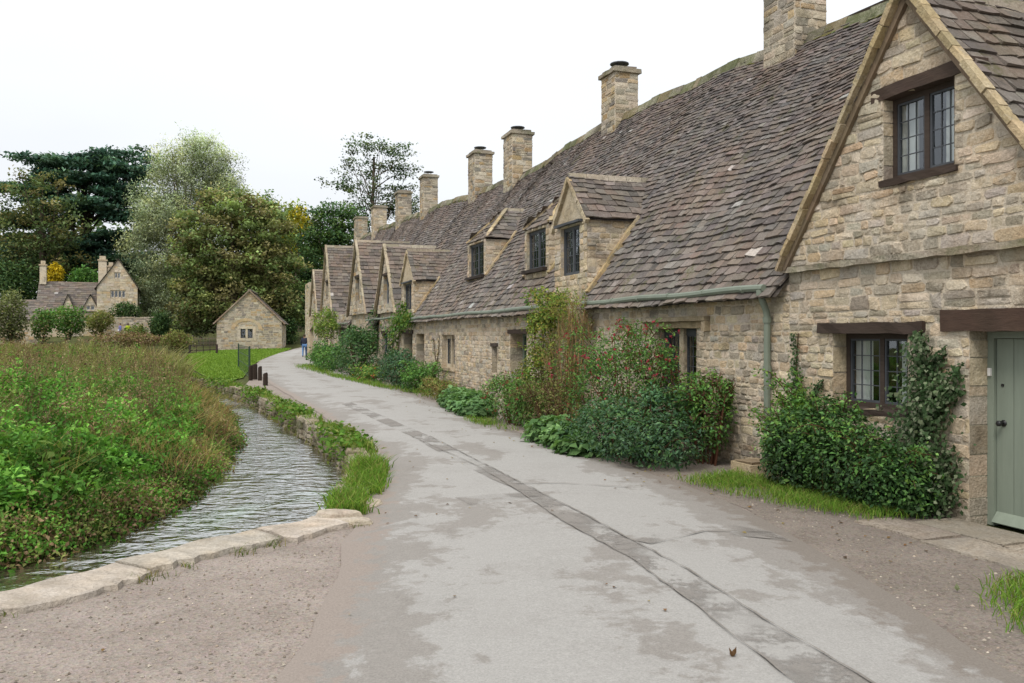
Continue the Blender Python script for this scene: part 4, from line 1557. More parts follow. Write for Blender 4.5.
# tufts and moss growing out of the joints of the coping
jp = []
for i in range(0, len(kp), 1):
    if math.sin(i * 1.37) + math.sin(i * 0.53 + 1) > 0.45:
        for _ in range(18):
            q = kp[i] + kn[i] * U(0.36, 0.52) + rng.normal(size=2) * 0.03
            jp.append((q[0], q[1], 0.0))
jp = np.array(jp)
tag(np_mesh('joint_grass', blade_geo(jp, 0.025 + 0.05 * rng.random(len(jp)), 0.0035, 0.7), 4, np.repeat(leaf_col(len(jp), [(0.12, 0.17, 0.03), (0.2, 0.17, 0.07), (0.09, 0.13, 0.03)]), 8, 0), GRASSM), kind='stuff')

# ------------------------------------------------------------------ grass along the stream wall
GR = [(0.11, 0.22, 0.028), (0.14, 0.27, 0.035), (0.085, 0.17, 0.024), (0.19, 0.27, 0.05), (0.22, 0.22, 0.07)]
pts = []
for i in range(len(k2)):
    d = np.linalg.norm(k2[i])
    zone = 1.0 if ar[i] < 2.9 else (0.5 if math.sin(ar[i] * 1.3) + 0.6 * math.sin(ar[i] * 2.9 + 1) > -0.2 else 0.1)
    wd = 0.40 if ar[i] < 2.9 else 0.36
    if ar[i] < 0.35:
        zone *= 0.6
    n = int(zone * (150 if d < 14 else 90 if d < 25 else 40))
    for _ in range(n):
        o_ = U(0.02, wd) if ar[i] > 0.9 else U(-0.05, wd * 0.7)
        q = k2[i] + n2[i] * o_ + rng.normal(size=2) * 0.04
        pts.append((q[0], q[1], 0.02))
pts = np.array(pts)
dd = np.linalg.norm(pts[:, :2], axis=1)
V = blade_geo(pts, (0.08 + 0.08 * rng.random(len(pts))) * (1 + 0.3 * vnoise(pts, 0.6, 2)), 0.004 + dd * 0.0003, 0.45, (0, 0))
bgr = np_mesh('bank_grass', V, 4, np.repeat(leaf_col(len(pts), GR), 8, 0), GRASSM)
tag(bgr, kind='stuff')
# broad-leaved plants hanging over the far wall
pts = []
for i in range(0, len(k2)):
    if 4 < ar[i] < 24 and math.sin(ar[i] * 1.1 + 2) > -0.1:
        for _ in range(26):
            q = k2[i] - n2[i] * U(-0.35, 0.18) + rng.normal(size=2) * 0.06
            pts.append((q[0], q[1], U(-0.2, 0.2) if U(0, 1) < .5 else U(0, 0.22)))
pts = np.array(pts)
V = leaf_geo(pts, 0.07 + 0.06 * rng.random(len(pts)), 0.6, 0.7)
tag(np_mesh('bank_plants', V, 4, np.repeat(leaf_col(len(pts), [(0.07, 0.15, 0.02), (0.10, 0.20, 0.03), (0.16, 0.2, 0.05)]), 4, 0), LEAF), kind='stuff')

# ------------------------------------------------------------------ the wild meadow across the stream
MEAD = BANK[1:11] + [(-41, 73, 0), (-75, 76, 0), (-50, 40, 0), (-24, 16, 0), (-9, 6.5, 0)]


def view_ok(P, m=1.2):
    return (P[:, 0] > -0.66 * P[:, 1] - m) & (P[:, 0] < 0.1 * P[:, 1])


def meadow_pts(n, y0, y1, d0, d1, pw=1.0):
    out, tot = [], 0
    poly = [p[:2] for p in MEAD]
    while tot < n:
        Y = y0 + (y1 - y0) * rng.random(n * 3) ** pw
        X = -0.68 * Y - 1 + rng.random(n * 3) * (0.75 * Y)
        P = np.stack([X, Y], 1)
        P = P[in_poly(P, poly)]
        d = poly_dist(P, BANK)
        P = P[(d > d0) & (d < d1)]
        out.append(P)
        tot += len(P)
        if len(P) == 0:
            break
    P = np.concatenate(out)[:n]
    return P


def zground(P):
    d = poly_dist(P, BANK)
    z = 0.02 + 0.08 * vnoise(P, 5.0, 3)
    return np.where(d < 1.2, WZ - 0.06 + (z - WZ + 0.06) * np.clip(d / 1.2, 0, 1) ** 0.8, z)


def herb(name, P, hmin, hmax, nleaf, lsize, pal, stem_pal=None, asp=0.5, spread=0.12, kind='stuff', mat=LEAF, top=0.25, hmod=None):
    """many leafy upright plants at the points P: leaves along a stem"""
    n = len(P)
    H = hmin + (hmax - hmin) * rng.random(n)
    H = H * np.clip(0.3 + 0.7 * poly_dist(P, BANK) / 2.6, 0.3, 1) if hmax > 0.45 else H
    H = H * np.clip(0.9 + 0.3 * vnoise(P, 0.8, 63) + 0.36 * vnoise(P, 2.0, 64), 0.35, 1.65)
    if hmod is not None:
        H = H * hmod
    z0 = zground(P)
    lean = rng.normal(size=(n, 2)) * 0.14
    idx = np.repeat(np.arange(n), nleaf)
    t = top + (1 - top) * rng.random(len(idx))
    C = np.zeros((len(idx), 3))
    rad = spread * (1.15 - 0.6 * t) * (0.4 + rng.random(len(idx)))
    an = rng.random(len(idx)) * 6.283
    C[:, 0] = P[idx, 0] + lean[idx, 0] * H[idx] * t + np.cos(an) * rad
    C[:, 1] = P[idx, 1] + lean[idx, 1] * H[idx] * t + np.sin(an) * rad
    C[:, 2] = z0[idx] + H[idx] * t
    dist = P[idx, 1]
    V1 = leaf_geo(C, lsize * (0.7 + 0.6 * rng.random(len(idx))) * (1 - 0.35 * t) * np.maximum(1, dist / 22), asp, 0.45, droop=0.25)
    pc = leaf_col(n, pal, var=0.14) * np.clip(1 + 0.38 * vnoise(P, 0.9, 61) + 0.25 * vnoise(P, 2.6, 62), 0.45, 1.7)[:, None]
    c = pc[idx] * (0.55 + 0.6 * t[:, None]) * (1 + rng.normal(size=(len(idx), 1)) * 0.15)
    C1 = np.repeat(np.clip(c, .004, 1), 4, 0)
    sp = stem_pal or pal
    B = np.zeros((n, 3))
    B[:, :2] = P
    B[:, 2] = z0
    V2 = blade_geo(B, H * 1.02, 0.004 * np.maximum(1, P[:, 1] / 14), 0.12)
    C2 = np.repeat(leaf_col(n, sp, var=0.15), 8, 0)
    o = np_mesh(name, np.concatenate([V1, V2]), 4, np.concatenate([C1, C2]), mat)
    return tag(o, kind=kind)


NET = [(0.085, 0.215, 0.035), (0.115, 0.27, 0.042), (0.068, 0.175, 0.03), (0.155, 0.31, 0.058)]
DRY = [(0.16, 0.105, 0.06), (0.21, 0.145, 0.085), (0.12, 0.08, 0.05), (0.27, 0.20, 0.11)]
OLV = [(0.16, 0.19, 0.055), (0.21, 0.23, 0.075), (0.125, 0.16, 0.045), (0.25, 0.22, 0.09)]
PALEG = [(0.32, 0.30, 0.13), (0.28, 0.29, 0.11), (0.38, 0.33, 0.17), (0.22, 0.25, 0.085)]


def pick(P, sc, seed, lo, hi=9):
    v = vnoise(P, sc, seed)
    return P[(v > lo) & (v < hi)]


# nettles: the green mass at the left
P = meadow_pts(2800, 7.0, 17.5, 0.5, 20)
g = vnoise(P, 3.2, 5) + np.clip((-P[:, 0] - 0.36 * P[:, 1]) * 0.5, -1, 1)
P1 = P[g > -0.12]
herb('nettle_bed', P1, 0.5, 0.95, 30, 0.105, NET, [(0.06, 0.09, 0.03)], 0.5, 0.15, hmod=0.85 + 0.25 * vnoise(P1, 2.0, 9))
# brown seeding stems between and beyond
P = meadow_pts(2900, 8, 30, 1.0, 40, 1.1)
P = pick(P, 3.5, 12, -0.35)
herb('dry_weeds', P, 0.75, 1.35, 18, 0.05, DRY, [(0.11, 0.07, 0.045), (0.16, 0.12, 0.07)], 0.5, 0.09, hmod=1 + 0.2 * vnoise(P, 4, 22))
P = meadow_pts(1500, 11, 34, 0.7, 40)
herb('green_weeds', pick(P, 2.6, 31, -0.4), 0.6, 1.15, 26, 0.085, OLV[:2] + NET, None, 0.42, 0.13)
# tall seed heads standing clear of the rest
P = meadow_pts(520, 9, 34, 0.9, 40, 1.1)
herb('seed_heads', P, 1.05, 1.6, 26, 0.045, [(0.17, 0.11, 0.065), (0.24, 0.17, 0.10), (0.13, 0.085, 0.05), (0.30, 0.24, 0.15)], [(0.2, 0.15, 0.09)], 0.5, 0.05, top=0.62)
# golden brown reeds along the water
P = meadow_pts(4200, 8.5, 28, 0.15, 1.5)
P = P[vnoise(P, 1.4, 77) > -0.35]
B = np.c_[P, zground(P)]
V = blade_geo(B, 0.2 + 0.4 * rng.random(len(P)), 0.003 + 0.0003 * P[:, 1], 0.5, (0.25, -0.1))
tag(np_mesh('reed_fringe', V, 4, np.repeat(leaf_col(len(P), [(0.33, 0.23, 0.10), (0.26, 0.17, 0.08), (0.20, 0.13, 0.07), (0.30, 0.28, 0.10), (0.16, 0.2, 0.06)]), 8, 0), GRASSM), kind='stuff')
# low matted growth along the water
P = meadow_pts(3000, 6.5, 26, 0.12, 1.5)
herb('bank_weeds', P, 0.08, 0.32, 18, 0.058, DRY + [(0.2, 0.14, 0.06), (0.13, 0.15, 0.04), (0.09, 0.16, 0.03)], DRY, 0.5, 0.13, top=0.1)
P = meadow_pts(1000, 6.3, 15, 0.08, 0.9)
herb('bank_cress', pick(P, 1.2, 8, -0.1), 0.08, 0.28, 18, 0.06, NET + [(0.14, 0.22, 0.04)], None, 0.6, 0.13, top=0.1)
P = meadow_pts(1500, 6.3, 24, 0.0, 0.42)
herb('bank_cress', P, 0.06, 0.26, 16, 0.06, NET[:2] + OLV[:2] + DRY[:2], None, 0.6, 0.16, top=0.1)
P = pick(meadow_pts(260, 7.5, 17, 0.5, 7), 1.8, 91, 0.1)
herb('dock_leaves', P, 0.45, 0.8, 11, 0.24, NET + [(0.18, 0.28, 0.06)], None, 0.42, 0.2)
# grasses, all over
P = meadow_pts(13000, 7, 34, 0.3, 60, 1.2)
B = np.c_[P, zground(P)]
gn = vnoise(P, 3, 41)[:, None]
c = np.where(gn > 0.1, leaf_col(len(P), PALEG, var=0.2), leaf_col(len(P), OLV, var=0.2))
V = blade_geo(B, (0.3 + 0.55 * rng.random(len(P)) * np.clip(P[:, 1] / 14, 0.5, 1)) * np.clip(0.35 + 0.65 * poly_dist(P, BANK) / 2.4, 0.35, 1) * np.clip(0.95 + 0.5 * vnoise(P, 1.6, 65), 0.4, 1.7), 0.003 + 0.00035 * P[:, 1], 0.32)
tag(np_mesh('tall_grass', V, 4, np.repeat(c, 8, 0), GRASSM), kind='stuff')
P = meadow_pts(22000, 30, 74, 0.3, 90, 1.25)
B = np.c_[P, zground(P)]
gn = vnoise(P, 6, 43)[:, None]
c = np.where(gn > 0.15, leaf_col(len(P), PALEG + OLV[:2], var=0.16), leaf_col(len(P), OLV + [(0.14, 0.2, 0.05)], var=0.2))
c = np.where(vnoise(P, 4.5, 47)[:, None] > 0.45, leaf_col(len(P), DRY, var=0.2), c)
V = blade_geo(B, (0.55 + 0.5 * rng.random(len(P))) * np.clip(1 + 0.4 * vnoise(P, 3.5, 44), 0.5, 1.7), 0.0007 * P[:, 1], 0.3)
tag(np_mesh('far_meadow_grass', V, 4, np.repeat(c, 8, 0), GRASSM), kind='stuff')
P = meadow_pts(1500, 28, 74, 1.2, 90, 1.1)
herb('far_weeds', pick(P, 6, 51, -0.1), 0.8, 1.35, 9, 0.11, DRY + OLV[:2], None, 0.5, 0.16)

# ------------------------------------------------------------------ loose stones and litter on the gravel
P = scatter([(-3.4, 3.6), (-1.0, 3.4), (-0.6, 5), (-0.9, 7), (-1.5, 7.2), (-2.9, 5.6)], 1300)
Q = scatter([RL(10.5, 0.6), RL(7, 0.5), RL(3, 0.4), (2.4, 2.6), G(905, 603), G(815, 548), G(735, 503)], 1500)
P = np.concatenate([P, Q])
n = len(P)
sz = 0.004 + 0.010 * rng.random(n) ** 3
oct_ = np.array([[1, 0, 0], [0, 1, 0], [-1, 0, 0], [0, -1, 0], [0, 0, 0.75]])
an = rng.random(n) * 6.28
V = []
ca, sa = np.cos(an), np.sin(an)
for k in range(5):
    o_ = oct_[k][None] * (0.75 + 0.5 * rng.random((n, 1)))
    x, y = o_[:, 0] * 1.2, o_[:, 1] * 0.85
    V.append(np.stack([P[:, 0] + (x * ca - y * sa) * sz, P[:, 1] + (x * sa + y * ca) * sz, 0.003 + o_[:, 2] * sz], 1))
V = np.stack(V, 1).reshape(-1, 3)
b = np.arange(n)[:, None] * 5
Fi = np.concatenate([b + np.array([[i, (i + 1) % 4, 4]]) for i in range(4)])
tag(np_mesh('loose_gravel', (V, Fi), 3, np.repeat(leaf_col(n, [(0.3, 0.25, 0.2), (0.4, 0.36, 0.3), (0.2, 0.17, 0.14)]), 5, 0), PEB), kind='stuff')
# ------------------------------------------------------------------ shrubs and climbers along the row
def rows_blobs(bl):
    """(s, o, z, rs, ro, rz) in the frame of the row -> ellipsoids (radii kept)"""
    return [(b[0], b[1], b[2], b[3], b[4], b[5]) for b in bl]


def to_world(C):
    out = C.copy()
    out[:, 0] = OX + C[:, 0] * DV[0] + C[:, 1] * NV[0]
    out[:, 1] = C[:, 0] * DV[1] + C[:, 1] * NV[1]
    return out


def shrub(name, label, cat, blobs, n, lsize, pal, wts=None, asp=0.5, mat=LEAF, stems=14, shell=0.5, group=None, stem_col=(0.09, 0.065, 0.045), flowers=None, twigs=0, wall_clip=True, bias=0.55, sprays=(26, 0.55), spray_pal=None):
    """leaves through the volume of a few ellipsoids, on visible woody stems"""
    # smaller lobes standing out of the main ones make the outline uneven
    blobs0 = list(blobs)
    if len(blobs) < 12 and asp < 0.7:
        for _ in range(9):
            b = R.choice(blobs0)
            th, ph, k = U(0, 6.28), U(-0.1, 1.3), U(0.28, 0.46)
            blobs = blobs + [(b[0] + math.cos(th) * math.cos(ph) * b[3] * 0.95, max(0.12, b[1] + math.sin(th) * math.cos(ph) * b[4] * 0.9), b[2] + math.sin(ph) * b[5] * 0.95, b[3] * k, b[4] * k, b[5] * k)]
    C, d = blob_pts(n, blobs, shell)
    keep = (C[:, 2] > 0.01)
    if wall_clip:
        keep &= (C[:, 1] > 0.03 + 0.04 * rng.random(len(C)))
    C, d = C[keep], d[keep]
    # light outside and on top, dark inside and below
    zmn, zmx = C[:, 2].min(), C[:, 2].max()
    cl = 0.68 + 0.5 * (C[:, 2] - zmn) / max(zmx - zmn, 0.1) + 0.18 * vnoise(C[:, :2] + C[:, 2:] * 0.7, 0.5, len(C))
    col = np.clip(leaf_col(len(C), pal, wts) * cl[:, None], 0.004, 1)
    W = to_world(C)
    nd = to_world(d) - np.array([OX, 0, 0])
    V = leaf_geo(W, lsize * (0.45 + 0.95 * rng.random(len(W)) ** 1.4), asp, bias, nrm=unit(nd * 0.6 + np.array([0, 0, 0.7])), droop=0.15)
    cs, cz = np.mean([b[0] for b in blobs]), 0.0
    co = max(0.15, np.mean([b[1] for b in blobs]))
    root = RL(cs, co, 0)
    e = thing(name, label, cat, root, 0, group)
    inv = np.array(root)
    # long shoots that arch out of the mass, leaves along them
    arcs, tips = [], []
    if asp < 0.7 and stems:
        SC, SN = [], []
        for _ in range(sprays[0]):
            b = blobs0[R.randrange(len(blobs0))]
            th, L_ = U(0, 6.28), sprays[1] * U(0.55, 1.25)
            st = np.array([b[0] + math.cos(th) * b[3] * 0.6, max(0.1, b[1] + math.sin(th) * b[4] * 0.6), max(0.1, b[2] + b[5] * U(0.2, 0.75))])
            dr = np.array([math.cos(th) * U(.3, .9), abs(math.sin(th)) * U(0.1, .8) if b[1] < 0.6 else math.sin(th) * U(.2, .8), U(0.4, 1.1)])
            dr /= np.linalg.norm(dr)
            pts = [st + dr * L_ * t_ + np.array([0, 0, -0.55 * L_ * t_ * t_]) for t_ in (0, .25, .5, .75, 1)]
            for p_ in pts:
                p_[1], p_[2] = max(p_[1], 0.06), max(p_[2], 0.03)
            arcs.append(pts)
            tips.append(pts[-1])
            tips.append(pts[-2])
            nl = int(9 + 11 * L_ / max(lsize, .03) * 0.09)
            for _k in range(nl):
                t_ = U(0.15, 1.0)
                q = np.interp(t_, (0, .25, .5, .75, 1), range(5))
                i0 = min(3, int(q))
                SC.append(pts[i0] * (1 - q + i0) + pts[i0 + 1] * (q - i0) + np.array([R.gauss(0, lsize * .5) for _j in range(3)]))
        SC = np.array(SC)
        SC[:, 1] = np.maximum(SC[:, 1], 0.05)
        V = np.concatenate([V, leaf_geo(to_world(SC), lsize * (0.5 + 0.7 * rng.random(len(SC))), asp, 0.4, droop=0.3)])
        col = np.concatenate([col, np.clip(leaf_col(len(SC), spray_pal or pal, None if spray_pal else wts) * 1.15, .004, 1)])
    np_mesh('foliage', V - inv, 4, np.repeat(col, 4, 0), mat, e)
    m = MB()
    for pts in arcs:
        m.tube([tuple(p_) for p_ in to_world(np.array(pts)) - inv], [0.006, 0.005, 0.004, 0.003, 0.0015], 4, tint(tuple(x * 11 for x in stem_col), 0.2), cap=False)
    for _ in range(stems):
        b = R.choice(blobs)
        th, rr = U(0, 6.28), U(0.2, 0.95)
        end = np.array([b[0] + math.cos(th) * b[3] * rr, max(0.08, b[1] + math.sin(th) * b[4] * rr), b[2] + b[5] * U(0.1, 0.9)])
        st = np.array([cs + (end[0] - cs) * 0.35 + U(-.08, .08), max(0.08, co + (end[1] - co) * 0.35), 0.0])
        mid = st * 0.45 + end * 0.55 + np.array([U(-.06, .06), U(-.06, .06), 0.1])
        mid[1], end[1] = max(mid[1], 0.06), max(end[1], 0.06)
        pp = to_world(np.array([st, mid, end])) - inv
        r0 = U(0.008, 0.018)
        m.tube([tuple(p) for p in pp], [r0, r0 * 0.7, r0 * 0.3], 5, tint(tuple(x * 11 for x in stem_col), 0.2))
    for _ in range(twigs):
        b = R.choice(blobs)
        th, rr = U(0, 6.28), U(0.5, 1.12)
        end = np.array([b[0] + math.cos(th) * b[3] * rr, max(0.06, b[1] + math.sin(th) * b[4] * rr), b[2] + b[5] * U(0.0, 1.05)])
        st = end * 0.6 + np.array([b[0], max(.1, b[1]), b[2] * 0.6]) * 0.4
        md = (st + end) / 2 + np.array([U(-.08, .08), U(-.05, .05), U(-.05, .08)])
        md[1], st[1] = max(md[1], 0.05), max(st[1], 0.05)
        pp = to_world(np.array([st, md, end])) - inv
        m.tube([tuple(p) for p in pp], [0.005, 0.004, 0.002], 4, tint(tuple(x * 11 for x in stem_col), 0.25), cap=False)
    if m.v:
        m.build('stems', BARK, e)
    if flowers:
        fn, fs, fp = flowers
        Cf, df = blob_pts(fn, blobs, 0.98)
        if tips and fn > 60:
            Cf = np.concatenate([Cf[:len(Cf) // 2], np.array(tips)[::2] + rng.normal(size=(len(tips[::2]), 3)) * 0.04])
        Cf = Cf[(Cf[:, 1] > 0.06) & (Cf[:, 2] > 0.12)]
        # a flower is a cluster of five small petals
        Cf5 = np.repeat(Cf, 5, 0) + rng.normal(size=(len(Cf) * 5, 3)) * fs * 0.35
        Vf = leaf_geo(to_world(Cf5), fs, 0.6, 0.0)
        tag(np_mesh('flowers', Vf - inv, 4, np.repeat(leaf_col(len(Cf5), fp, var=0.15), 4, 0), LEAF, e), kind='stuff')
    return e


DKG = [(0.028, 0.066, 0.020), (0.038, 0.085, 0.024), (0.022, 0.052, 0.018), (0.055, 0.105, 0.03)]
DKG = [tuple(x * 1.6 for x in c) for c in DKG]
MIDG = [(0.05, 0.115, 0.028), (0.065, 0.14, 0.034), (0.04, 0.09, 0.025), (0.09, 0.16, 0.04)]
MIDG = [tuple(x * 1.65 for x in c) for c in MIDG]
LTG = [(0.12, 0.21, 0.04), (0.16, 0.25, 0.05), (0.09, 0.17, 0.04), (0.22, 0.26, 0.06)]
BLUEG = [(0.04, 0.085, 0.055), (0.055, 0.11, 0.068), (0.03, 0.07, 0.045), (0.075, 0.13, 0.08)]
BLUEG = [(c[0] * 1.25, c[1] * 1.3, c[2] * 1.0) for c in BLUEG]
YELG = [(0.20, 0.25, 0.05), (0.27, 0.28, 0.06), (0.15, 0.21, 0.04), (0.32, 0.27, 0.07)]
BRN = [(0.11, 0.07, 0.045), (0.15, 0.10, 0.06), (0.085, 0.055, 0.04)]
RED = [(0.34, 0.04, 0.06), (0.40, 0.06, 0.09), (0.25, 0.03, 0.05)]

# by the sage green door
shrub('evergreen_shrub', 'wide dark green shrub under the lower leaded window, left of the green door', 'shrub',
      [(9.2, 0.40, 0.42, 0.75, 0.42, 0.45), (9.85, 0.45, 0.50, 0.5, 0.42, 0.5), (10.08, 0.42, 0.35, 0.34, 0.36, 0.36), (8.75, 0.38, 0.34, 0.5, 0.36, 0.38), (9.6, 0.3, 0.72, 0.55, 0.28, 0.3), (8.55, 0.25, 0.25, 0.3, 0.25, 0.3)],
      17000, 0.052, [tuple(x * .8 for x in c) for c in DKG] + MIDG[:2] + [(0.10, 0.19, 0.035)], [4, 4, 3, 3, 2, 2, 1.0], 0.52, LEAF_GLOSS, 22, sprays=(70, 0.42), spray_pal=MIDG + LTG[:1])
shrub('young_shrub', 'yellow-green leafy shrub against the wall beside the downpipe and stone block', 'shrub',
      [(10.3, 0.22, 0.85, 0.2, 0.16, 0.34), (10.15, 0.3, 0.7, 0.24, 0.2, 0.32), (10.35, 0.4, 0.42, 0.2, 0.2, 0.32)], 1900, 0.055, MIDG + LTG[:2], None, 0.55, LEAF, 10, twigs=10)


def ivy(label, paths, n, lsize, pal, group=None, thick=0.13):
    """a climber on the wall: leaves along branching lines, standing a little off the stones"""
    pts, seg = [], []
    tot = sum(math.dist(a[:2], b[:2]) * (a[2] + b[2]) for p in paths for a, b in zip(p[:-1], p[1:]))
    for p in paths:
        for a, b in zip(p[:-1], p[1:]):
            k = int(n * math.dist(a[:2], b[:2]) * (a[2] + b[2]) / tot)
            t = rng.random(k)
            w = a[2] + (b[2] - a[2]) * t
            pts.append(np.stack([a[0] + (b[0] - a[0]) * t + rng.normal(size=k) * w * 0.5, 0.04 + np.abs(rng.normal(size=k)) * thick * np.clip(w / 0.25, 0.25, 1), a[1] + (b[1] - a[1]) * t + rng.normal(size=k) * w * 0.35], 1))
    C = np.concatenate(pts)
    C = C[C[:, 2] > 0.02]
    W = to_world(C)
    root = RL(paths[0][0][0], 0.05, 0)
    e = thing('climbing_ivy', label, 'climbing plant', root, 0, group)
    nrm = np.tile(np.array([NV[0], NV[1], 0.35]), (len(W), 1))
    V = leaf_geo(W, lsize * (0.6 + 0.7 * rng.random(len(W))), 0.72, 0.6, nrm=nrm, droop=0.3)
    col = leaf_col(len(W), pal) * (0.85 + 0.2 * vnoise(C[:, ::2], 0.3, 5))[:, None]
    np_mesh('foliage', V - np.array(root), 4, np.repeat(np.clip(col, .004, 1), 4, 0), LEAF, e)
    m = MB()
    for p in paths:
        q = [RL(a[0] + U(-.02, .02), 0.035, a[1]) for a in p]
        m.tube([tuple(np.array(x) - np.array(root)) for x in q], [0.014 - 0.008 * i / len(q) for i in range(len(q))], 5, (1.1, 0.9, 0.7))
    m.build('stems', BARK, e)
    return e


IVY = [(0.055, 0.10, 0.04), (0.075, 0.125, 0.055), (0.12, 0.165, 0.085), (0.22, 0.26, 0.16), (0.042, 0.08, 0.03)]
ivy('variegated ivy climbing the wall between the lower window and the green door', [
    [(8.55, 0.05, 0.34), (8.58, 0.5, 0.34), (8.56, 0.95, 0.30), (8.56, 1.3, 0.2), (8.6, 1.58, 0.14), (8.64, 1.72, 0.06)],
    [(8.5, 0.85, 0.2), (8.34, 1.1, 0.13), (8.24, 1.3, 0.08), (8.18, 1.42, 0.05)],
    [(8.5, 1.1, 0.16), (8.42, 1.35, 0.1), (8.36, 1.58, 0.05)],
    [(8.34, 1.1, 0.1), (8.14, 1.2, 0.05)],
    [(8.45, 0.1, 0.25), (8.3, 0.35, 0.18), (8.28, 0.6, 0.14)]], 4200, 0.048, IVY)
ivy('thin ivy strand climbing beside the downpipe, left of the lower leaded window', [
    [(10.35, 0.5, 0.16), (10.45, 1.0, 0.10), (10.52, 1.35, 0.07), (10.5, 1.72, 0.035)], [(10.35, 0.8, 0.08), (10.15, 1.05, 0.1), (10.05, 1.2, 0.06)]], 700, 0.042, IVY[:3] + IVY[4:])

# the mixed bed of the second cottage
shrub('mahonia_shrub', 'low spreading dark blue-green shrub in front of the red-flowered bush', 'shrub',
      [(12.6, 1.15, 0.35, 0.75, 0.65, 0.42), (11.9, 1.0, 0.32, 0.6, 0.6, 0.38), (13.3, 1.35, 0.3, 0.6, 0.5, 0.36), (12.4, 0.7, 0.55, 0.6, 0.5, 0.4)],
      12500, 0.062, DKG + BLUEG, None, 0.42, LEAF_GLOSS, 16)
shrub('twiggy_shrub', 'half bare shrub with reddish twigs against the wall left of the downpipe', 'shrub',
      [(11.85, 0.32, 0.65, 0.38, 0.26, 0.5), (12.3, 0.4, 0.8, 0.42, 0.28, 0.42)],
      4200, 0.06, MIDG + BRN[:1] + LTG[:1], None, 0.5, LEAF, 26, 0.35, twigs=120, stem_col=(0.10, 0.055, 0.045))
shrub('flowering_shrub', 'tall bush covered in small red flowers beside the stone mullioned window', 'shrub',
      [(13.6, 0.75, 1.0, 0.65, 0.5, 0.55), (14.3, 0.95, 0.8, 0.6, 0.5, 0.6), (13.1, 0.5, 1.15, 0.5, 0.36, 0.42), (14.4, 0.7, 1.4, 0.6, 0.4, 0.36), (13.5, 0.5, 1.55, 0.45, 0.3, 0.2)],
      8500, 0.05, MIDG + DKG[:2] + LTG[:1], None, 0.46, LEAF, 20, 0.3, flowers=(190, 0.042, RED), twigs=60, stem_col=(0.12, 0.07, 0.05), sprays=(75, 0.75))
shrub('leafy_perennials', 'patch of large pale green rounded leaves at the lane edge below the red-flowered bush', 'plant',
      [(13.9, 1.5, 0.1, 0.55, 0.42, 0.28), (14.6, 1.45, 0.12, 0.6, 0.45, 0.3), (13.2, 1.65, 0.08, 0.45, 0.3, 0.22), (15.1, 1.35, 0.1, 0.45, 0.4, 0.26)],
      1700, 0.15, [(0.12, 0.22, 0.075), (0.16, 0.27, 0.10), (0.09, 0.18, 0.06)], None, 0.8, LEAF, 0, bias=0.9)
# the dormer climber
shrub('climbing_shrub', 'tall yellow-green climber growing up to the eaves under the large gabled dormer', 'climbing plant',
      [(18.2, 0.35, 0.8, 0.5, 0.35, 0.7), (18.3, 0.25, 1.6, 0.5, 0.28, 0.6), (18.0, 0.2, 2.15, 0.45, 0.22, 0.35), (18.45, 0.5, 0.45, 0.45, 0.4, 0.5), (17.5, 0.25, 2.2, 0.4, 0.2, 0.22)],
      5600, 0.07, YELG + LTG, None, 0.55, LEAF, 16, twigs=40, sprays=(50, 0.7))
shrub('tangled_climber', 'brown tangle of dry climbing stems hanging right of the yellow-green climber', 'climbing plant',
      [(16.9, 0.28, 1.5, 0.55, 0.25, 0.75), (17.2, 0.35, 0.8, 0.6, 0.32, 0.8), (16.5, 0.2, 1.9, 0.4, 0.2, 0.4)],
      4200, 0.05, [(0.24, 0.20, 0.12), (0.14, 0.2, 0.05), (0.19, 0.24, 0.06), (0.12, 0.19, 0.04)] + [(0.2, 0.15, 0.07), (0.16, 0.17, 0.05)], None, 0.4, LEAF, 30, twigs=160, stem_col=(0.28, 0.23, 0.15), sprays=(40, 0.8), spray_pal=YELG + LTG)
shrub('flowering_shrub', 'smaller red-dotted bush by the lane between the green door and the climber', 'shrub',
      [(17.3, 1.0, 0.5, 0.6, 0.5, 0.45), (18.0, 1.15, 0.42, 0.6, 0.45, 0.42), (16.7, 1.15, 0.35, 0.5, 0.4, 0.36)],
      5200, 0.055, MIDG + [(0.12, 0.13, 0.05)], None, 0.5, LEAF, 16, flowers=(40, 0.04, RED), twigs=60)
shrub('dry_perennials', 'brown and reddish seeding plants between the two red-flowered bushes', 'plant',
      [(16.0, 1.1, 0.4, 0.5, 0.35, 0.42), (15.6, 1.0, 0.5, 0.45, 0.35, 0.45)], 3000, 0.05, BRN + OLV, None, 0.4, LEAF, 20, twigs=120)
shrub('leafy_perennials', 'bed of pale green leaves below the slit window, in front of the third cottage', 'plant',
      [(20.0, 1.25, 0.14, 0.9, 0.5, 0.34), (21.2, 1.15, 0.14, 0.8, 0.5, 0.34), (22.2, 0.95, 0.14, 0.7, 0.45, 0.3), (19.2, 1.4, 0.1, 0.6, 0.4, 0.28)],
      2400, 0.15, [(0.12, 0.22, 0.085), (0.16, 0.27, 0.11), (0.09, 0.18, 0.07)], None, 0.75, LEAF, 0, bias=0.9)
shrub('low_shrub', 'low rusty green tuft of plants right of the pair of round shrubs', 'plant',
      [(25.0, 0.8, 0.18, 1.0, 0.45, 0.3), (23.8, 0.85, 0.15, 0.8, 0.4, 0.26)], 1900, 0.08, OLV + [(0.2, 0.13, 0.05), (0.12, 0.2, 0.04)], None, 0.35, LEAF, 8, twigs=40)
shrub('round_shrub', 'bright green rounded shrub, the right one of the pair by the dark doorway', 'shrub',
      [(27.3, 0.75, 0.45, 0.7, 0.6, 0.48), (26.9, 0.8, 0.3, 0.6, 0.55, 0.36)], 3000, 0.085, MIDG, None, 0.5, LEAF, 12)
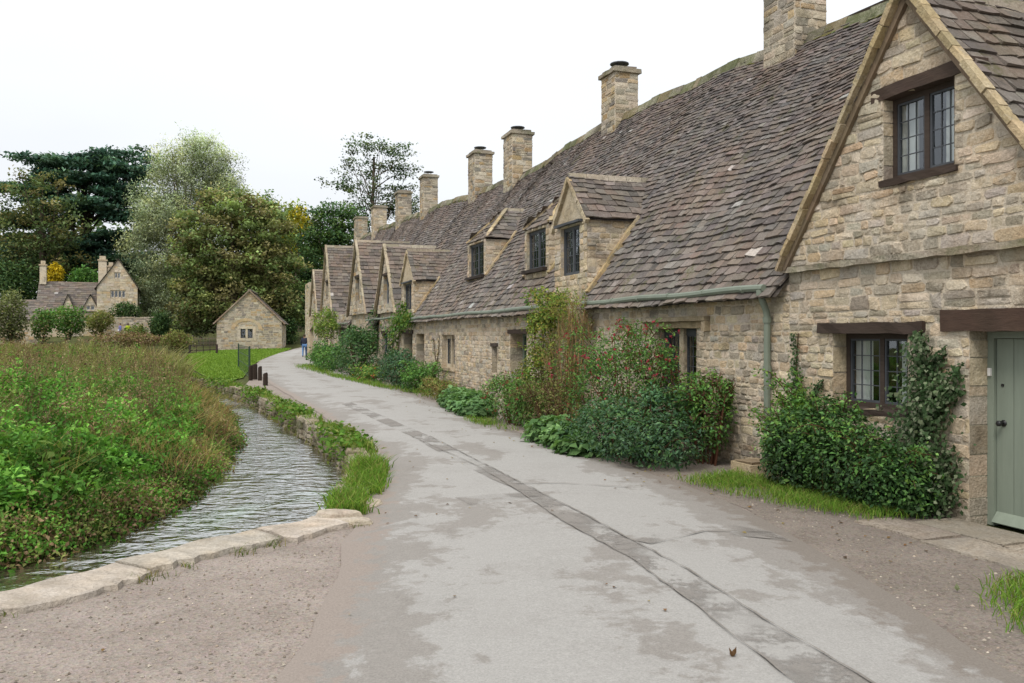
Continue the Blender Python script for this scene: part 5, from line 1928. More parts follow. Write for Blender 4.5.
shrub('round_shrub', 'blue-green rounded shrub, the left one of the pair by the dark doorway', 'shrub',
      [(29.3, 1.0, 0.6, 0.85, 0.62, 0.58), (30.1, 1.0, 0.5, 0.7, 0.6, 0.52), (28.7, 0.9, 0.5, 0.5, 0.5, 0.5)], 4200, 0.085, BLUEG + DKG[:1], None, 0.5, LEAF_GLOSS, 12)
shrub('flower_bed', 'small bed of mixed plants and a few red flowers beside the round shrubs', 'plant',
      [(32.6, 1.2, 0.2, 0.9, 0.5, 0.34), (34.0, 1.3, 0.18, 0.8, 0.5, 0.3)], 1500, 0.11, MIDG + LTG, None, 0.5, LEAF, 6, flowers=(26, 0.07, RED + [(0.6, 0.45, 0.05)]))
shrub('laurel_bush', 'very large dark green bush reaching the eaves before the fifth and sixth cottages', 'shrub',
      [(36.3, 1.15, 0.95, 1.3, 0.9, 1.0), (38.0, 1.2, 0.85, 1.2, 0.9, 0.9), (36.8, 0.9, 1.35, 0.9, 0.65, 0.6)], 5200, 0.12, DKG, None, 0.5, LEAF_GLOSS, 16)
shrub('garden_bush', 'mid green bushes at the foot of the farthest cottages, beyond the large dark bush', 'shrub',
      [(41.5, 1.6, 0.55, 1.6, 0.9, 0.62), (44.5, 1.5, 0.6, 1.6, 0.8, 0.7), (48.0, 1.2, 0.5, 1.8, 0.8, 0.6)], 3600, 0.14, MIDG + DKG[:1], None, 0.5, LEAF, 12)
shrub('garden_tree', 'small pale green tree against the gable wall near the end of the row', 'small tree',
      [(49.5, 1.1, 2.3, 1.0, 0.7, 0.8), (48.4, 1.0, 1.9, 0.8, 0.6, 0.6)], 1700, 0.16, LTG + YELG[:1], None, 0.4, LEAF, 8)
ivy('green creeper trained along the eaves over the dark doorway of the fourth cottage', [
    [(34.3, 0.3, 0.12), (34.2, 1.4, 0.16), (33.6, 2.1, 0.4), (32.4, 2.3, 0.5), (31.0, 2.2, 0.3)], [(32.8, 2.2, 0.3), (32.6, 2.9, 0.2)]], 1500, 0.11, LTG + MIDG[:2], thick=0.22)
ivy('greyish creeper on the pale wall between the fifth cottage windows and its bush', [
    [(35.2, 0.2, 0.25), (35.3, 1.2, 0.3), (35.0, 2.1, 0.25)], [(38.8, 1.0, 0.3), (38.6, 2.2, 0.35), (38.3, 2.9, 0.2)]], 1000, 0.11, BLUEG + LTG[:1], thick=0.2)
ivy('nearly bare climbing stems on the wall left of the mullioned window of the third cottage', [
    [(28.3, 0.0, 0.05), (28.2, 0.9, 0.06), (28.5, 1.6, 0.05)], [(28.2, 0.5, 0.05), (27.8, 1.2, 0.04), (27.7, 1.7, 0.03)]], 130, 0.06, BRN + OLV, thick=0.1)
ivy('leafy shoot reaching over the gutter beside the large gabled dormer', [[(19.2, 1.75, 0.05), (19.5, 2.2, 0.08), (19.7, 2.5, 0.08)], [(19.5, 2.2, 0.03), (18.8, 1.9, 0.04)]], 160, 0.07, LTG + MIDG, thick=0.2)


# grass at the foot of the beds
def grass_strip(poly, n, h, w=0.004, pal=GR, name='verge_grass'):
    P = scatter(poly, n)
    v = vnoise(P, 0.45, 17)
    d = poly_dist(P, list(poly) + [poly[0]])
    P = P[(rng.random(len(P)) < 0.05 + d / 0.42) & (rng.random(len(P)) < 0.75 + 0.6 * v)]
    B = np.c_[P, np.full(len(P), 0.03)]
    dist = np.linalg.norm(P, axis=1)
    V = blade_geo(B, h * (0.5 + 0.8 * rng.random(len(P))), w * 0.5 + 0.0002 * dist, 0.55)
    return tag(np_mesh(name, V, 4, np.repeat(leaf_col(len(P), pal), 8, 0), GRASSM), kind='stuff')


grass_strip([RL(11.2, 0.45), RL(10.9, 1.5), RL(9.9, 1.42), RL(9.0, 1.22), RL(8.4, 0.95), RL(8.2, 0.3), RL(9.5, 0.2)], 14000, 0.075, 0.0035)
grass_strip([RL(16.0, 1.5), RL(16.6, 1.95), RL(18.2, 2.0), RL(18.9, 1.7), RL(18, 1.3)], 2600, 0.10)
grass_strip([RL(23.0, 1.0), RL(24.5, 1.3), RL(27, 1.5), RL(30, 1.9), RL(34, 2.2), RL(38, 2.5), RL(38, 1.8), RL(30, 1.2), RL(25, 0.7)], 4500, 0.14)
grass_strip([RL(38, 1.8), RL(38, 2.5), RL(46, 2.9), RL(50, 2.6), RL(50, 1.5), RL(44, 1.6)], 2500, 0.16)
grass_strip([G(975, 606), G(985, 585), G(1040, 572), G(1120, 590), G(1130, 660), G(1040, 655), G(990, 632)], 9000, 0.085, 0.0045)
# lawn blades before the barn
P = scatter([p[:2] for p in LAWN], 14000)
B = np.c_[P, np.array([hgt(y) for y in P[:, 1]]) + 0.01]
tag(np_mesh('lawn_grass', blade_geo(B, 0.09 + 0.06 * rng.random(len(P)), 0.0012 * P[:, 1] * 0.6, 0.5), 4, np.repeat(leaf_col(len(P), [(0.15, 0.245, 0.04), (0.19, 0.28, 0.05), (0.12, 0.2, 0.035)], var=0.12), 8, 0), GRASSM), kind='stuff')

# paving before the green door, the stone block under the downpipe, leaves on the lane
pv = thing('paving_slab', 'worn stone paving in front of the sage green door', 'paving', RL(7.6, 0.5, 0))
for (a, b) in (((8.25, 0.03), (7.35, 0.5)), ((7.3, 0.03), (6.4, 0.52)), ((8.45, 0.53), (7.7, 0.95)), ((7.65, 0.54), (6.7, 1.0))):
    m = MB()
    n = 8
    x0, y0, x1, y1 = a[0], a[1], b[0], b[1]
    ring = []
    for q, (u, v) in enumerate(((0, 0), (.33, 0), (.66, 0), (1, 0), (1, .5), (1, 1), (.66, 1), (.33, 1), (0, 1), (0, .5))):
        ring.append(np.array(RL(x0 + (x1 - x0) * u + U(-.03, .03), y0 + (y1 - y0) * v + U(-.03, .03), 0)) - np.array(RL(7.6, 0.5, 0)))
    k = len(ring)
    vs = [(p[0], p[1], 0.0) for p in ring] + [(p[0], p[1], 0.022) for p in ring]
    m.add(vs, [(i, (i + 1) % k, k + (i + 1) % k, k + i) for i in range(k)] + [tuple(range(k, 2 * k))], tint((0.30, 0.265, 0.22), 0.12))
    m.build('slab', STONE_PALE, pv)
m = MB()
fbox(m, lambda a, d, z: tuple(np.array(RL(a, d, z)) - np.array(RL(11.05, 0.22, 0))), 10.86, 11.3, 0.04, 0.42, -0.02, 0.15, (0.42, 0.34, 0.22), 0.012)
fbox(m, lambda a, d, z: tuple(np.array(RL(a, d, z)) - np.array(RL(11.05, 0.22, 0))), 10.9, 11.26, 0.08, 0.38, 0.149, 0.165, (0.28, 0.22, 0.15), 0.01)
tag(m.build('stone_block', STONE_PALE, loc=RL(11.05, 0.22, 0)), 'small buff stone block at the foot of the sage green downpipe', 'stone')
for px, py, sz, rz, lab in ((733, 658, 0.085, 0.4, 'curled brown fallen leaf on the lane near the bottom of the picture'), (957, 592, 0.075, 1.2, 'pale green fallen leaf on the gravel near the door paving')):
    p = G(px, py, 0.05 if px < 900 else 0.01)
    sz *= 0.5
    m = MB()
    n = 9
    up, lo = [], []
    for i in range(n):
        t = i / (n - 1)
        w_ = 0.42 * math.sin(math.pi * t ** 0.8) * (1 + 0.25 * math.sin(i * 2.4)) + 0.01
        z_ = 0.012 + 0.03 * (t - 0.5) ** 2 * 4
        up.append(((t - .5) * sz, w_ * sz, z_ + 0.016))
        lo.append(((t - .5) * sz, -w_ * sz, z_ + 0.012))
    md = [((i / (n - 1) - .5) * sz, 0, 0.006 + 0.02 * (i / (n - 1) - .5) ** 2 * 4) for i in range(n)]
    m.add(up + md + lo, [(i, i + 1, n + i + 1, n + i) for i in range(n - 1)] + [(n + i, n + i + 1, 2 * n + i + 1, 2 * n + i) for i in range(n - 1)], (0.13, 0.075, 0.04) if px < 900 else (0.24, 0.27, 0.16))
    o = m.build('fallen_leaf', LEAF, loc=p)
    o.rotation_euler = (0, 0, rz)
    tag(o, lab, 'leaf')

# dead leaves blown against the beds and over the gravel
P = np.array([np.array(RL(U(7, 36), 0))[:2] for _ in range(420)])
o_ = np.array([1.0 + abs(R.gauss(0, 0.55)) for _ in range(420)])
P = P + o_[:, None] * NV[None]
P = np.concatenate([P, scatter([(-3.0, 4.2), (1.5, 4.2), (1.5, 16), (-1.5, 16), (-1.4, 7.5)], 40)])
C = np.c_[P, np.full(len(P), 0.07)]
C[:420, 2] = 0.05
from mathutils.bvhtree import BVHTree
bvr = BVHTree.FromPolygons([v.co.copy() for v in road.data.vertices], [tuple(p.vertices) for p in road.data.polygons])
for i in range(len(C)):
    h = bvr.ray_cast(Vector((C[i, 0], C[i, 1], 5)), Vector((0, 0, -1)))
    C[i, 2] = (h[0].z if h[0] else 0.004) + 0.008
V = leaf_geo(C, 0.022 + 0.028 * rng.random(len(C)), 0.65, 2.2)
tag(np_mesh('leaf_litter', V, 4, np.repeat(leaf_col(len(C), [(0.16, 0.09, 0.045), (0.22, 0.14, 0.06), (0.10, 0.06, 0.035), (0.26, 0.2, 0.07)]), 4, 0), LEAF), kind='stuff')
# ------------------------------------------------------------------ trees
def tree(name, label, loc, trunk_h, trunk_r, blobs, nclump, per, lsize, pal, wts=None, clump_r=0.9, flat=0.6, asp=0.6, droop=0.0, group=None, bark=(1, 1, 1), limbs=16, shell=0.35, dark=0.0, mat=LEAF, lean=0.0):
    """tapered trunk and limbs; leaf clumps spread through the crown's ellipsoids (x, y, z from the base; radii)"""
    e = thing(name, label, 'tree', loc, 0, group)
    C, d = blob_pts(nclump, blobs, shell)
    C += rng.normal(size=C.shape) * clump_r * 0.3
    m = MB()
    top = np.array([lean, 0, trunk_h])
    pts = [(0, 0, -0.3), (U(-.1, .1), U(-.1, .1), trunk_h * 0.35), (lean * .5 + U(-.2, .2), U(-.2, .2), trunk_h * 0.7), tuple(top)]
    m.tube(pts, [trunk_r * 1.25, trunk_r, trunk_r * 0.8, trunk_r * 0.55], 9, bark)
    for i in rng.choice(len(C), min(limbs, len(C)), replace=False):
        c = C[i]
        h0 = trunk_h * U(0.35, 0.95)
        st = np.array([lean * h0 / trunk_h, 0, min(h0, max(c[2] - 0.5, trunk_h * 0.25))])
        mid = st * 0.5 + c * 0.5 + np.array([0, 0, U(-0.1, 0.12) * np.linalg.norm(c - st)])
        r0 = trunk_r * U(0.25, 0.45)
        m.tube([tuple(st), tuple(mid), tuple(c)], [r0, r0 * 0.6, r0 * 0.15], 6, bark, cap=False)
    m.build('trunk', BARK, e)
    n = nclump * per
    idx = np.repeat(np.arange(nclump), per)
    off = rng.normal(size=(n, 3)) * clump_r * np.array([0.55, 0.55, 0.55 * flat])
    if droop:
        off[:, 2] -= droop * rng.random(n) ** 1.5 * clump_r * 2
    L = C[idx] + off
    cc = leaf_col(nclump, pal, wts, 0.22)
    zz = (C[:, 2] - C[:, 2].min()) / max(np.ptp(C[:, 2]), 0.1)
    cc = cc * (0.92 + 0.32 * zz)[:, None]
    col = cc[idx] * (1 + rng.normal(size=(n, 1)) * 0.18) * np.clip(0.95 + 0.65 * off[:, 2:] / (clump_r * flat), 0.35, 1.6)  # underside shade of each clump is painted into the leaf colour
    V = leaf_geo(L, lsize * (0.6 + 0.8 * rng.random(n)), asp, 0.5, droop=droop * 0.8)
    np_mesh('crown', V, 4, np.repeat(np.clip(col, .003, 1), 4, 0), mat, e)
    return e


def px_tree(px, Y, dz=0.0):
    return ((px - CX) / F * Y, Y, hgt(Y) - 0.1 + dz)


def zrel(py, Y):
    return EYE + (HY - py) / F * Y - hgt(Y) + 0.1


def pw(p, Y):
    return p / F * Y


CED0 = [(0.030, 0.068, 0.046), (0.042, 0.088, 0.056), (0.022, 0.050, 0.035), (0.058, 0.105, 0.06)]
CED = [tuple(x * 1.35 for x in c) for c in CED0]
Y = 150
# the cedar: flat dark shelves
bl = []
for (dx, py, rx, rz) in ((30, 155, 38, 4), (-12, 165, 52, 5), (48, 172, 34, 4.5), (8, 182, 60, 5), (-42, 192, 40, 5), (46, 196, 36, 5), (2, 208, 62, 5), (50, 218, 30, 5), (-48, 222, 42, 6), (36, 240, 36, 6), (-20, 246, 60, 7), (30, 262, 44, 8), (-50, 266, 44, 9)):
    bl.append((pw(dx, Y), U(-2, 2), zrel(py, Y), pw(rx, Y), pw(rx, Y) * 0.7, pw(rz, Y)))
tree('cedar_tree', 'very dark spreading cedar with flat layered branches at the left edge', px_tree(84, Y), 23, 0.9, bl, 900, 46, 0.8, CED, None, 1.7, 0.26, 0.45, limbs=30, shell=0.2, bark=(0.5, 0.5, 0.5), mat=LEAF_GLOSS)
Y = 136
tree('beech_tree', 'thin olive-brown tree in front of the dark cedar at the left edge', px_tree(42, Y), 20, 0.5,
     [(pw(-8, Y), 0, zrel(195, Y), pw(44, Y), 5, pw(26, Y)), (pw(-30, Y), 1, zrel(228, Y), pw(42, Y), 5, pw(28, Y)), (pw(22, Y), 0, zrel(225, Y), pw(30, Y), 5, pw(30, Y)), (pw(-10, Y), 0, zrel(258, Y), pw(50, Y), 5, pw(20, Y))],
     190, 40, 0.5, [(0.13, 0.15, 0.06), (0.09, 0.125, 0.05), (0.16, 0.14, 0.06), (0.07, 0.105, 0.045)], None, 1.3, 0.7, limbs=18, shell=0.25)
Y = 119
WIL = [(0.36, 0.42, 0.27), (0.42, 0.47, 0.31), (0.30, 0.37, 0.23), (0.45, 0.47, 0.25)]
bl = [(pw(dx, Y), U(-1, 1), zrel(py, Y), pw(rx, Y), pw(rx, Y) * .8, pw(rz, Y)) for dx, py, rx, rz in
      ((10, 148, 26, 20), (-18, 165, 22, 18), (34, 165, 22, 22), (12, 182, 40, 24), (-32, 200, 24, 22), (40, 195, 22, 24), (-10, 222, 42, 26), (-34, 240, 26, 24), (-16, 272, 32, 26), (14, 262, 40, 28), (-22, 300, 26, 24), (0, 305, 34, 22))]
tree('willow_tree', 'tall silvery pale green willow left of the brown chestnut tree', px_tree(184, Y), 17, 0.5, bl, 1000, 105, 0.34, WIL, None, 1.15, 0.9, 0.32, droop=0.5, limbs=14, shell=0.3, bark=(1.6, 1.6, 1.5))
Y = 97
CHE = [(0.20, 0.23, 0.088), (0.17, 0.225, 0.085), (0.215, 0.205, 0.09), (0.15, 0.21, 0.078), (0.185, 0.17, 0.08)]
bl = [(pw(dx, Y), U(-1, 1), zrel(py, Y), pw(rx, Y), pw(rx, Y) * .8, pw(rz, Y)) for dx, py, rx, rz in
      ((0, 207, 34, 20), (-22, 232, 36, 24), (26, 230, 34, 26), (0, 255, 60, 28), (-30, 280, 38, 26), (40, 275, 26, 28), (0, 300, 58, 24), (-40, 315, 26, 16), (42, 312, 26, 18))]
tree('chestnut_tree', 'broad horse chestnut turning brown behind the small stone barn', px_tree(234, Y), 9, 0.5, bl, 640, 64, 0.38, CHE, None, 1.0, 0.65, 0.6, limbs=14, shell=0.4)
Y = 126
GRN = [(0.10, 0.17, 0.048), (0.135, 0.205, 0.055), (0.07, 0.13, 0.04), (0.19, 0.22, 0.055)]
bl = [(pw(dx, Y), U(-1, 1), zrel(py, Y), pw(rx, Y), pw(rx, Y) * .8, pw(rz, Y)) for dx, py, rx, rz in
      ((-18, 216, 20, 22), (8, 222, 20, 18), (-8, 250, 34, 26), (20, 255, 26, 26), (0, 290, 44, 34))]
tree('sycamore_tree', 'green tree with yellowing patches right of the chestnut', px_tree(282, Y), 11, 0.4, bl, 420, 52, 0.44, GRN + [(0.22, 0.2, 0.03)], [4, 4, 3, 3, 1], 1.2, 0.7, limbs=10)
Y = 120
tree('maple_tree', 'small bright yellow-leaved tree between green trees behind the barn', px_tree(300, Y), 9, 0.25,
     [(0, 0, zrel(222, Y), pw(16, Y), 2, pw(16, Y)), (pw(-8, Y), 0, zrel(240, Y), pw(16, Y), 2, pw(14, Y))], 60, 30, 0.36, [(0.36, 0.29, 0.025), (0.28, 0.26, 0.03), (0.16, 0.18, 0.03)], None, 0.8, 0.7, limbs=10)
Y = 108
DGR = [(0.055, 0.105, 0.042), (0.078, 0.14, 0.052), (0.04, 0.08, 0.035), (0.105, 0.16, 0.055)]
bl = [(pw(dx, Y), U(-1, 1), zrel(py, Y), pw(rx, Y), pw(rx, Y) * .8, pw(rz, Y)) for dx, py, rx, rz in
      ((2, 214, 18, 18), (-14, 232, 20, 22), (16, 235, 22, 26), (0, 262, 34, 30), (-10, 300, 32, 34), (22, 290, 26, 34))]
tree('yew_tree', 'dark green dense tree between the barn and the far gables', px_tree(330, Y), 12, 0.4, bl, 420, 50, 0.38, DGR, None, 1.0, 0.7, limbs=16, shell=0.45)
Y = 122
bl = [(pw(dx, Y), U(-1, 1), zrel(py, Y), pw(rx, Y), pw(rx, Y) * .7, pw(rz, Y)) for dx, py, rx, rz in
      ((-8, 147, 24, 9), (18, 152, 22, 10), (-26, 166, 18, 9), (6, 168, 24, 11), (30, 172, 16, 9), (-30, 186, 20, 9), (-2, 190, 24, 12), (28, 192, 20, 10), (-18, 208, 24, 12), (14, 210, 26, 12), (38, 208, 14, 10))]
tree('pine_tree', 'tall open dark tree rising behind the chimneys of the row', px_tree(374, Y), 25, 0.28, bl, 250, 26, 0.36, [(0.075, 0.115, 0.06), (0.10, 0.145, 0.07), (0.055, 0.09, 0.048), (0.125, 0.15, 0.07)], None, 0.95, 0.45, limbs=36, shell=0.15)

# woodland that closes the view behind everything
n = 1500
Xw = rng.uniform(-150, -18, n)
Yw = rng.uniform(158, 185, n)
hw_ = 9 + 4 * vnoise(np.c_[Xw, Yw], 14, 3)
hw_ = np.where(Xw < -78, hw_ + 10, hw_)
Cw = np.c_[Xw, Yw, 4.5 + hw_ * rng.random(n) ** 0.7]
idx = np.repeat(np.arange(n), 34)
Lw = Cw[idx] + rng.normal(size=(len(idx), 3)) * np.array([1.6, 1.6, 1.2])
cw = leaf_col(n, DGR + [(0.05, 0.08, 0.03), (0.09, 0.08, 0.03)], None, 0.2)[idx] * (1 + rng.normal(size=(len(idx), 1)) * 0.18)
tag(np_mesh('woodland', leaf_geo(Lw, 0.9 * (0.6 + 0.8 * rng.random(len(idx))), 0.6, 0.5), 4, np.repeat(np.clip(cw, .003, 1), 4, 0), LEAF), kind='stuff')


def bush(name, label, px, py0, py1, halfw, Y, pal, n=900, ls=0.3, group=None, cat='bush', sub=5):
    n = int(n * 2.2)
    """py0: top, py1: foot on the photograph; several lobes so that the outline is uneven"""
    p = ((px - CX) / F * Y, Y, EYE + (HY - py1) / F * Y)
    H = (py1 - py0) / F * Y
    W_ = pw(halfw, Y)
    bl = [(U(-.5, .5) * W_, U(-.4, .4) * W_, H * U(0.35, 0.6), W_ * U(0.45, 0.65), W_ * 0.55, H * U(0.3, 0.42)) for _ in range(sub)] + [(0, 0, H * 0.45, W_ * 0.75, W_ * 0.6, H * 0.5)]
    e = thing(name, label, cat, p, 0, group)
    C, d = blob_pts(n, bl, 0.5)
    C = C[C[:, 2] > 0]
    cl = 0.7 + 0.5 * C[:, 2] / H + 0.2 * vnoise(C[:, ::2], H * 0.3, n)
    np_mesh('foliage', leaf_geo(C, ls * (0.6 + 0.8 * rng.random(len(C))), 0.55, 0.5), 4, np.repeat(np.clip(leaf_col(len(C), pal) * cl[:, None], .003, 1), 4, 0), LEAF, e)
    m = MB()
    for _ in range(5):
        q = R.choice(bl)
        m.tube([(U(-.1, .1) * W_, 0, -0.2), (q[0] * .5, q[1] * .5, q[2] * .5), (q[0], q[1], q[2])], [0.07, 0.05, 0.02], 5)
    m.build('stems', BARK, e)
    return e


bush('yellow_shrub', 'bright golden yellow bush behind the far stone house roof', 54, 261, 290, 10, 128, [(0.50, 0.36, 0.02), (0.40, 0.32, 0.03), (0.58, 0.44, 0.04)], 700, 0.42)
bush('laurel_hedge', 'rounded mid green hedge behind the far house between its chimneys', 84, 264, 300, 19, 126, MIDG, 1100, 0.4)
bush('dark_bush', 'dark green bushes at the left edge below the cedar', 12, 258, 305, 26, 132, DGR, 1100, 0.5)
bush('garden_bush', 'rounded green bush in front of the far stone house', 68, 302, 338, 22, 92, MIDG + OLV[:1], 1300, 0.26)
bush('garden_bush', 'olive-yellow low bush before the far house gable dormer', 101, 308, 336, 19, 90, OLV + [(0.18, 0.16, 0.05)], 1000, 0.24)
bush('garden_bush', 'dull green bush at the left end of the far house, below its chimney', 43, 306, 342, 13, 88, MIDG + OLV[:2], 900, 0.24)
bush('garden_bush', 'low olive bush hiding the foot of the far garden wall', 137, 322, 346, 16, 86, OLV + MIDG[:1], 800, 0.22)
bush('clipped_hedge', 'dark clipped hedge under the far gable window', 124, 300, 322, 17, 103, DGR, 900, 0.26)
bush('reed_clump', 'tall pale grassy clump at the left edge of the meadow', 12, 283, 345, 22, 84, [(0.20, 0.21, 0.10), (0.16, 0.19, 0.08), (0.12, 0.14, 0.06)], 1400, 0.28)
bush('dark_bush', 'dark green bush beside the low wall right of the far house', 158, 306, 340, 14, 94, DGR, 900, 0.26)
bush('bramble_bank', 'brownish bramble bank along the far side of the meadow', 120, 330, 350, 42, 80, DRY + OLV[:1], 1500, 0.22)
bush('bramble_bank', 'dull green weed bank at the meadow edge below the willow', 176, 328, 352, 20, 78, OLV + DRY[:1], 900, 0.2)
bush('dark_bush', 'dark green bush behind the right side of the barn by the lane', 288, 312, 348, 12, 96, DGR, 800, 0.26)


# ------------------------------------------------------------------ far houses and the barn
def local_wall(m, pts, course, wid, pal, opens=(), gable=None, d=0.0, axis='x', at_=0.0, sgn=1, kinks=()):
    pass


def quad_roof(m, P, a0, a1, L, big=2.0):
    slates(m, P, a0, a1, L, lambda a, h, f: True, 0.3 * big * .6, 0.2 * big * .6, 0.3 * big * .6, 0.55 * big * .6, 0.035, None, 0.9, SPAL)


# the barn: a gable towards us, its roof running back
Yb = 85.0
pb = at(249.5, 349.5, Yb)
barn = thing('stone_barn', 'small stone barn with a steep gable and two-light window on the lawn', 'barn', (pb[0], pb[1], pb[2] - 0.1), math.radians(12))
hwb, zeb, zab, lb = 3.12, 2.95, 5.95, 8.0
m = MB()
fr = lambda a, d, z: (a, -d, z)
op = (-0.85, 0.30, 1.25, 2.15)
k = (zab - zeb) / hwb
wall(m, fr, lambda z: -hwb + max(0, (z - zeb) / k), lambda z: hwb - max(0, (z - zeb) / k), -0.2, zab - 0.05, [op], 0.0, (0.16, 0.28), (0.25, 0.65), PAL_GREY, kinks=[zeb], gap=0.03, mort=(0.46, 0.41, 0.32))
for sx in (-1, 1):
    wall(m, lambda a, d, z: (sx * (hwb + d), a, z), lambda z: 0.0, lambda z: lb, -0.2, zeb, (), 0.0, (0.16, 0.28), (0.25, 0.65), PAL_GREY)
m.add([(-hwb, lb, -0.2), (hwb, lb, -0.2), (hwb, lb, zeb), (0, lb, zab), (-hwb, lb, zeb)], [(0, 1, 2, 3, 4)], PAL_GREY[0])
reveal(m, fr, op, 0.0, 0.2, PAL_PALE)
m.build('wall', STONE, barn)
# pale dressed surround of the window with its relieving arch
m = MB()
for i in range(11):
    t0, t1 = math.pi * i / 11, math.pi * (i + 1) / 11
    cx_, cz_ = -0.27, 2.1
    q = []
    for t, r_ in ((t0, 1.0), (t0, 1.32), (t1, 1.32), (t1, 1.0)):
        q.append(fr(cx_ + math.cos(t) * r_ * 1.15, 0.03, cz_ + math.sin(t) * r_ * 0.85))
    m.add(q, [(0, 1, 2, 3)], tint(PAL_PALE[3], 0.12))
for (a0, a1, z0, z1) in ((-1.15, -0.86, 1.1, 2.3), (0.31, 0.6, 1.1, 2.3), (-1.15, 0.6, 2.16, 2.42), (-1.2, 0.65, 0.98, 1.24)):
    fbox(m, fr, a0, a1, 0.0, 0.04, z0, z1, tint(PAL_PALE[1], 0.08), 0.01)
fbox(m, fr, -0.38, -0.18, -0.2, 0.01, 1.25, 2.15, PAL_PALE[1])
m.build('window_surround', STONE_PALE, barn)
window(barn, fr, (0, 0, 0), op, -0.15, 2, 4, 2, LEAD, mullion='stone', fw=0.08)
m = MB()
Lr = math.hypot(hwb + 0.3, (zab - zeb) * (hwb + 0.3) / hwb)
for sx in (-1, 1):
    def P(a, h, out, sx=sx):
        q = h / Lr
        s_ = math.hypot(zab - zeb, hwb)
        return (sx * ((hwb + 0.3) * (1 - q) + (zab - zeb) / s_ * out), a, zab - k * (hwb + 0.3) * (1 - q) + hwb / s_ * out)
    quad_roof(m, P, -0.12, lb + 0.1, Lr)
    m.add([P(-0.05, 0, -0.02), P(lb, 0, -0.02), P(lb, Lr, -0.02), P(-0.05, Lr, -0.02)], [(0, 1, 2, 3)], (0.06, 0.05, 0.045))
rf = m.build('roof', SLATE, barn)
m = MB()
for sx in (-1, 1):
    p, q = Vector((sx * (hwb + 0.32), -0.1, zeb - 0.3)), Vector((0, -0.1, zab + 0.06))
    for i in range(9):
        m.bar(p.lerp(q, i / 9), p.lerp(q, (i + 1) / 9), 0.2, 0.12, tint((0.24, 0.17, 0.13), 0.2), (sx, 0, 1))
m.build('verge', STONE, rf)
m = MB()
m.bar((0, -0.1, zab + 0.1), (0, lb, zab + 0.1), 0.3, 0.14, (0.2, 0.18, 0.15))
m.build('ridge', STONE, rf)

# the far house: a long low range with two dormer gables, and a taller gabled wing
Yh = 112.0
hb = at(86, 337, Yh)
hz = lambda py: EYE + (HY - py) / F * Yh - hb[2]
hx = lambda px_: pw(px_ - 86, Yh) / 1.1
PAL_FAR = [tuple(min(0.62, x * 1.2) for x in c) for c in PAL_PALE]
house = thing('stone_house', 'far stone country house with a grey slate roof, chimneys and tall gabled wing', 'house', hb, math.radians(22))
m = MB()
fr = lambda a, d, z: (a, -d, z)
x0, x1, xg, xe = hx(38), hx(100), hx(97), hx(138)
opn = [(hx(88.5), hx(93.5), hz(332), hz(325))]
wall(m, fr, lambda z: x0, lambda z: x1, -1.0, hz(311), opn, 0.0, (0.25, 0.4), (0.4, 0.9), PAL_FAR, gap=0.03)
# wing gable: apex, shoulders
ax, az, sz_ = hx(118.5), hz(259), hz(287)
kg = (az - sz_) / (ax - xg)
kr = (az - sz_) / (xe - ax)
opg = [(hx(110.5), hx(126), hz(297.5), hz(290)), (hx(114.5), hx(121), hz(278), hz(272))]
wall(m, fr, lambda z: xg + max(0, (z - sz_) / kg), lambda z: xe - max(0, (z - sz_) / kr), -1.0, az - 0.1, opg, 0.5, (0.25, 0.4), (0.4, 0.9), PAL_FAR, kinks=[sz_], gap=0.03, mort=(0.5, 0.44, 0.33))
m.add([(xg, -0.5, -1), (xg, 8, -1), (xg, 8, sz_), (xg, -0.5, sz_)], [(0, 1, 2, 3)], PAL_FAR[0])
m.add([(xe, -0.5, -1), (xe, 8, -1), (xe, 8, sz_), (xe, -0.5, sz_)], [(0, 1, 2, 3)], PAL_FAR[0])
m.add([(x0, 0, -1), (x0, 6, -1), (x0, 6, hz(311)), (x0, 3.2, hz(281)), (x0, 0, hz(311))], [(0, 1, 2, 3, 4)], PAL_FAR[0])
for g0, g1, gap_, zt in ((hx(62), hx(75), hx(68.5), hz(295)), (hx(82), hx(99), hx(90.5), hz(295))):
    zb_ = hz(311)
    kk = (zt - zb_) / (gap_ - g0)
    ops_ = [(gap_ - 0.55, gap_ + 0.55, hz(310.5), hz(305.5))] if g0 > hx(80) else []
    wall(m, fr, lambda z: g0 + max(0, (z - zb_) / kk), lambda z: g1 - max(0, (z - zb_) / kk), zb_ - 0.02, zt - 0.1, ops_, 0.25, (0.25, 0.4), (0.4, 0.9), PAL_FAR, gap=0.03)
m.build('wall', STONE_PALE, house)
m = MB()
Lm = math.hypot(3.4, hz(281) - hz(312))


def P(a, h, out):
    q = h / Lm
    return (a, -0.2 + 3.4 * q - out * 0.75, hz(312) + (hz(281) - hz(312)) * q + out * 0.66)


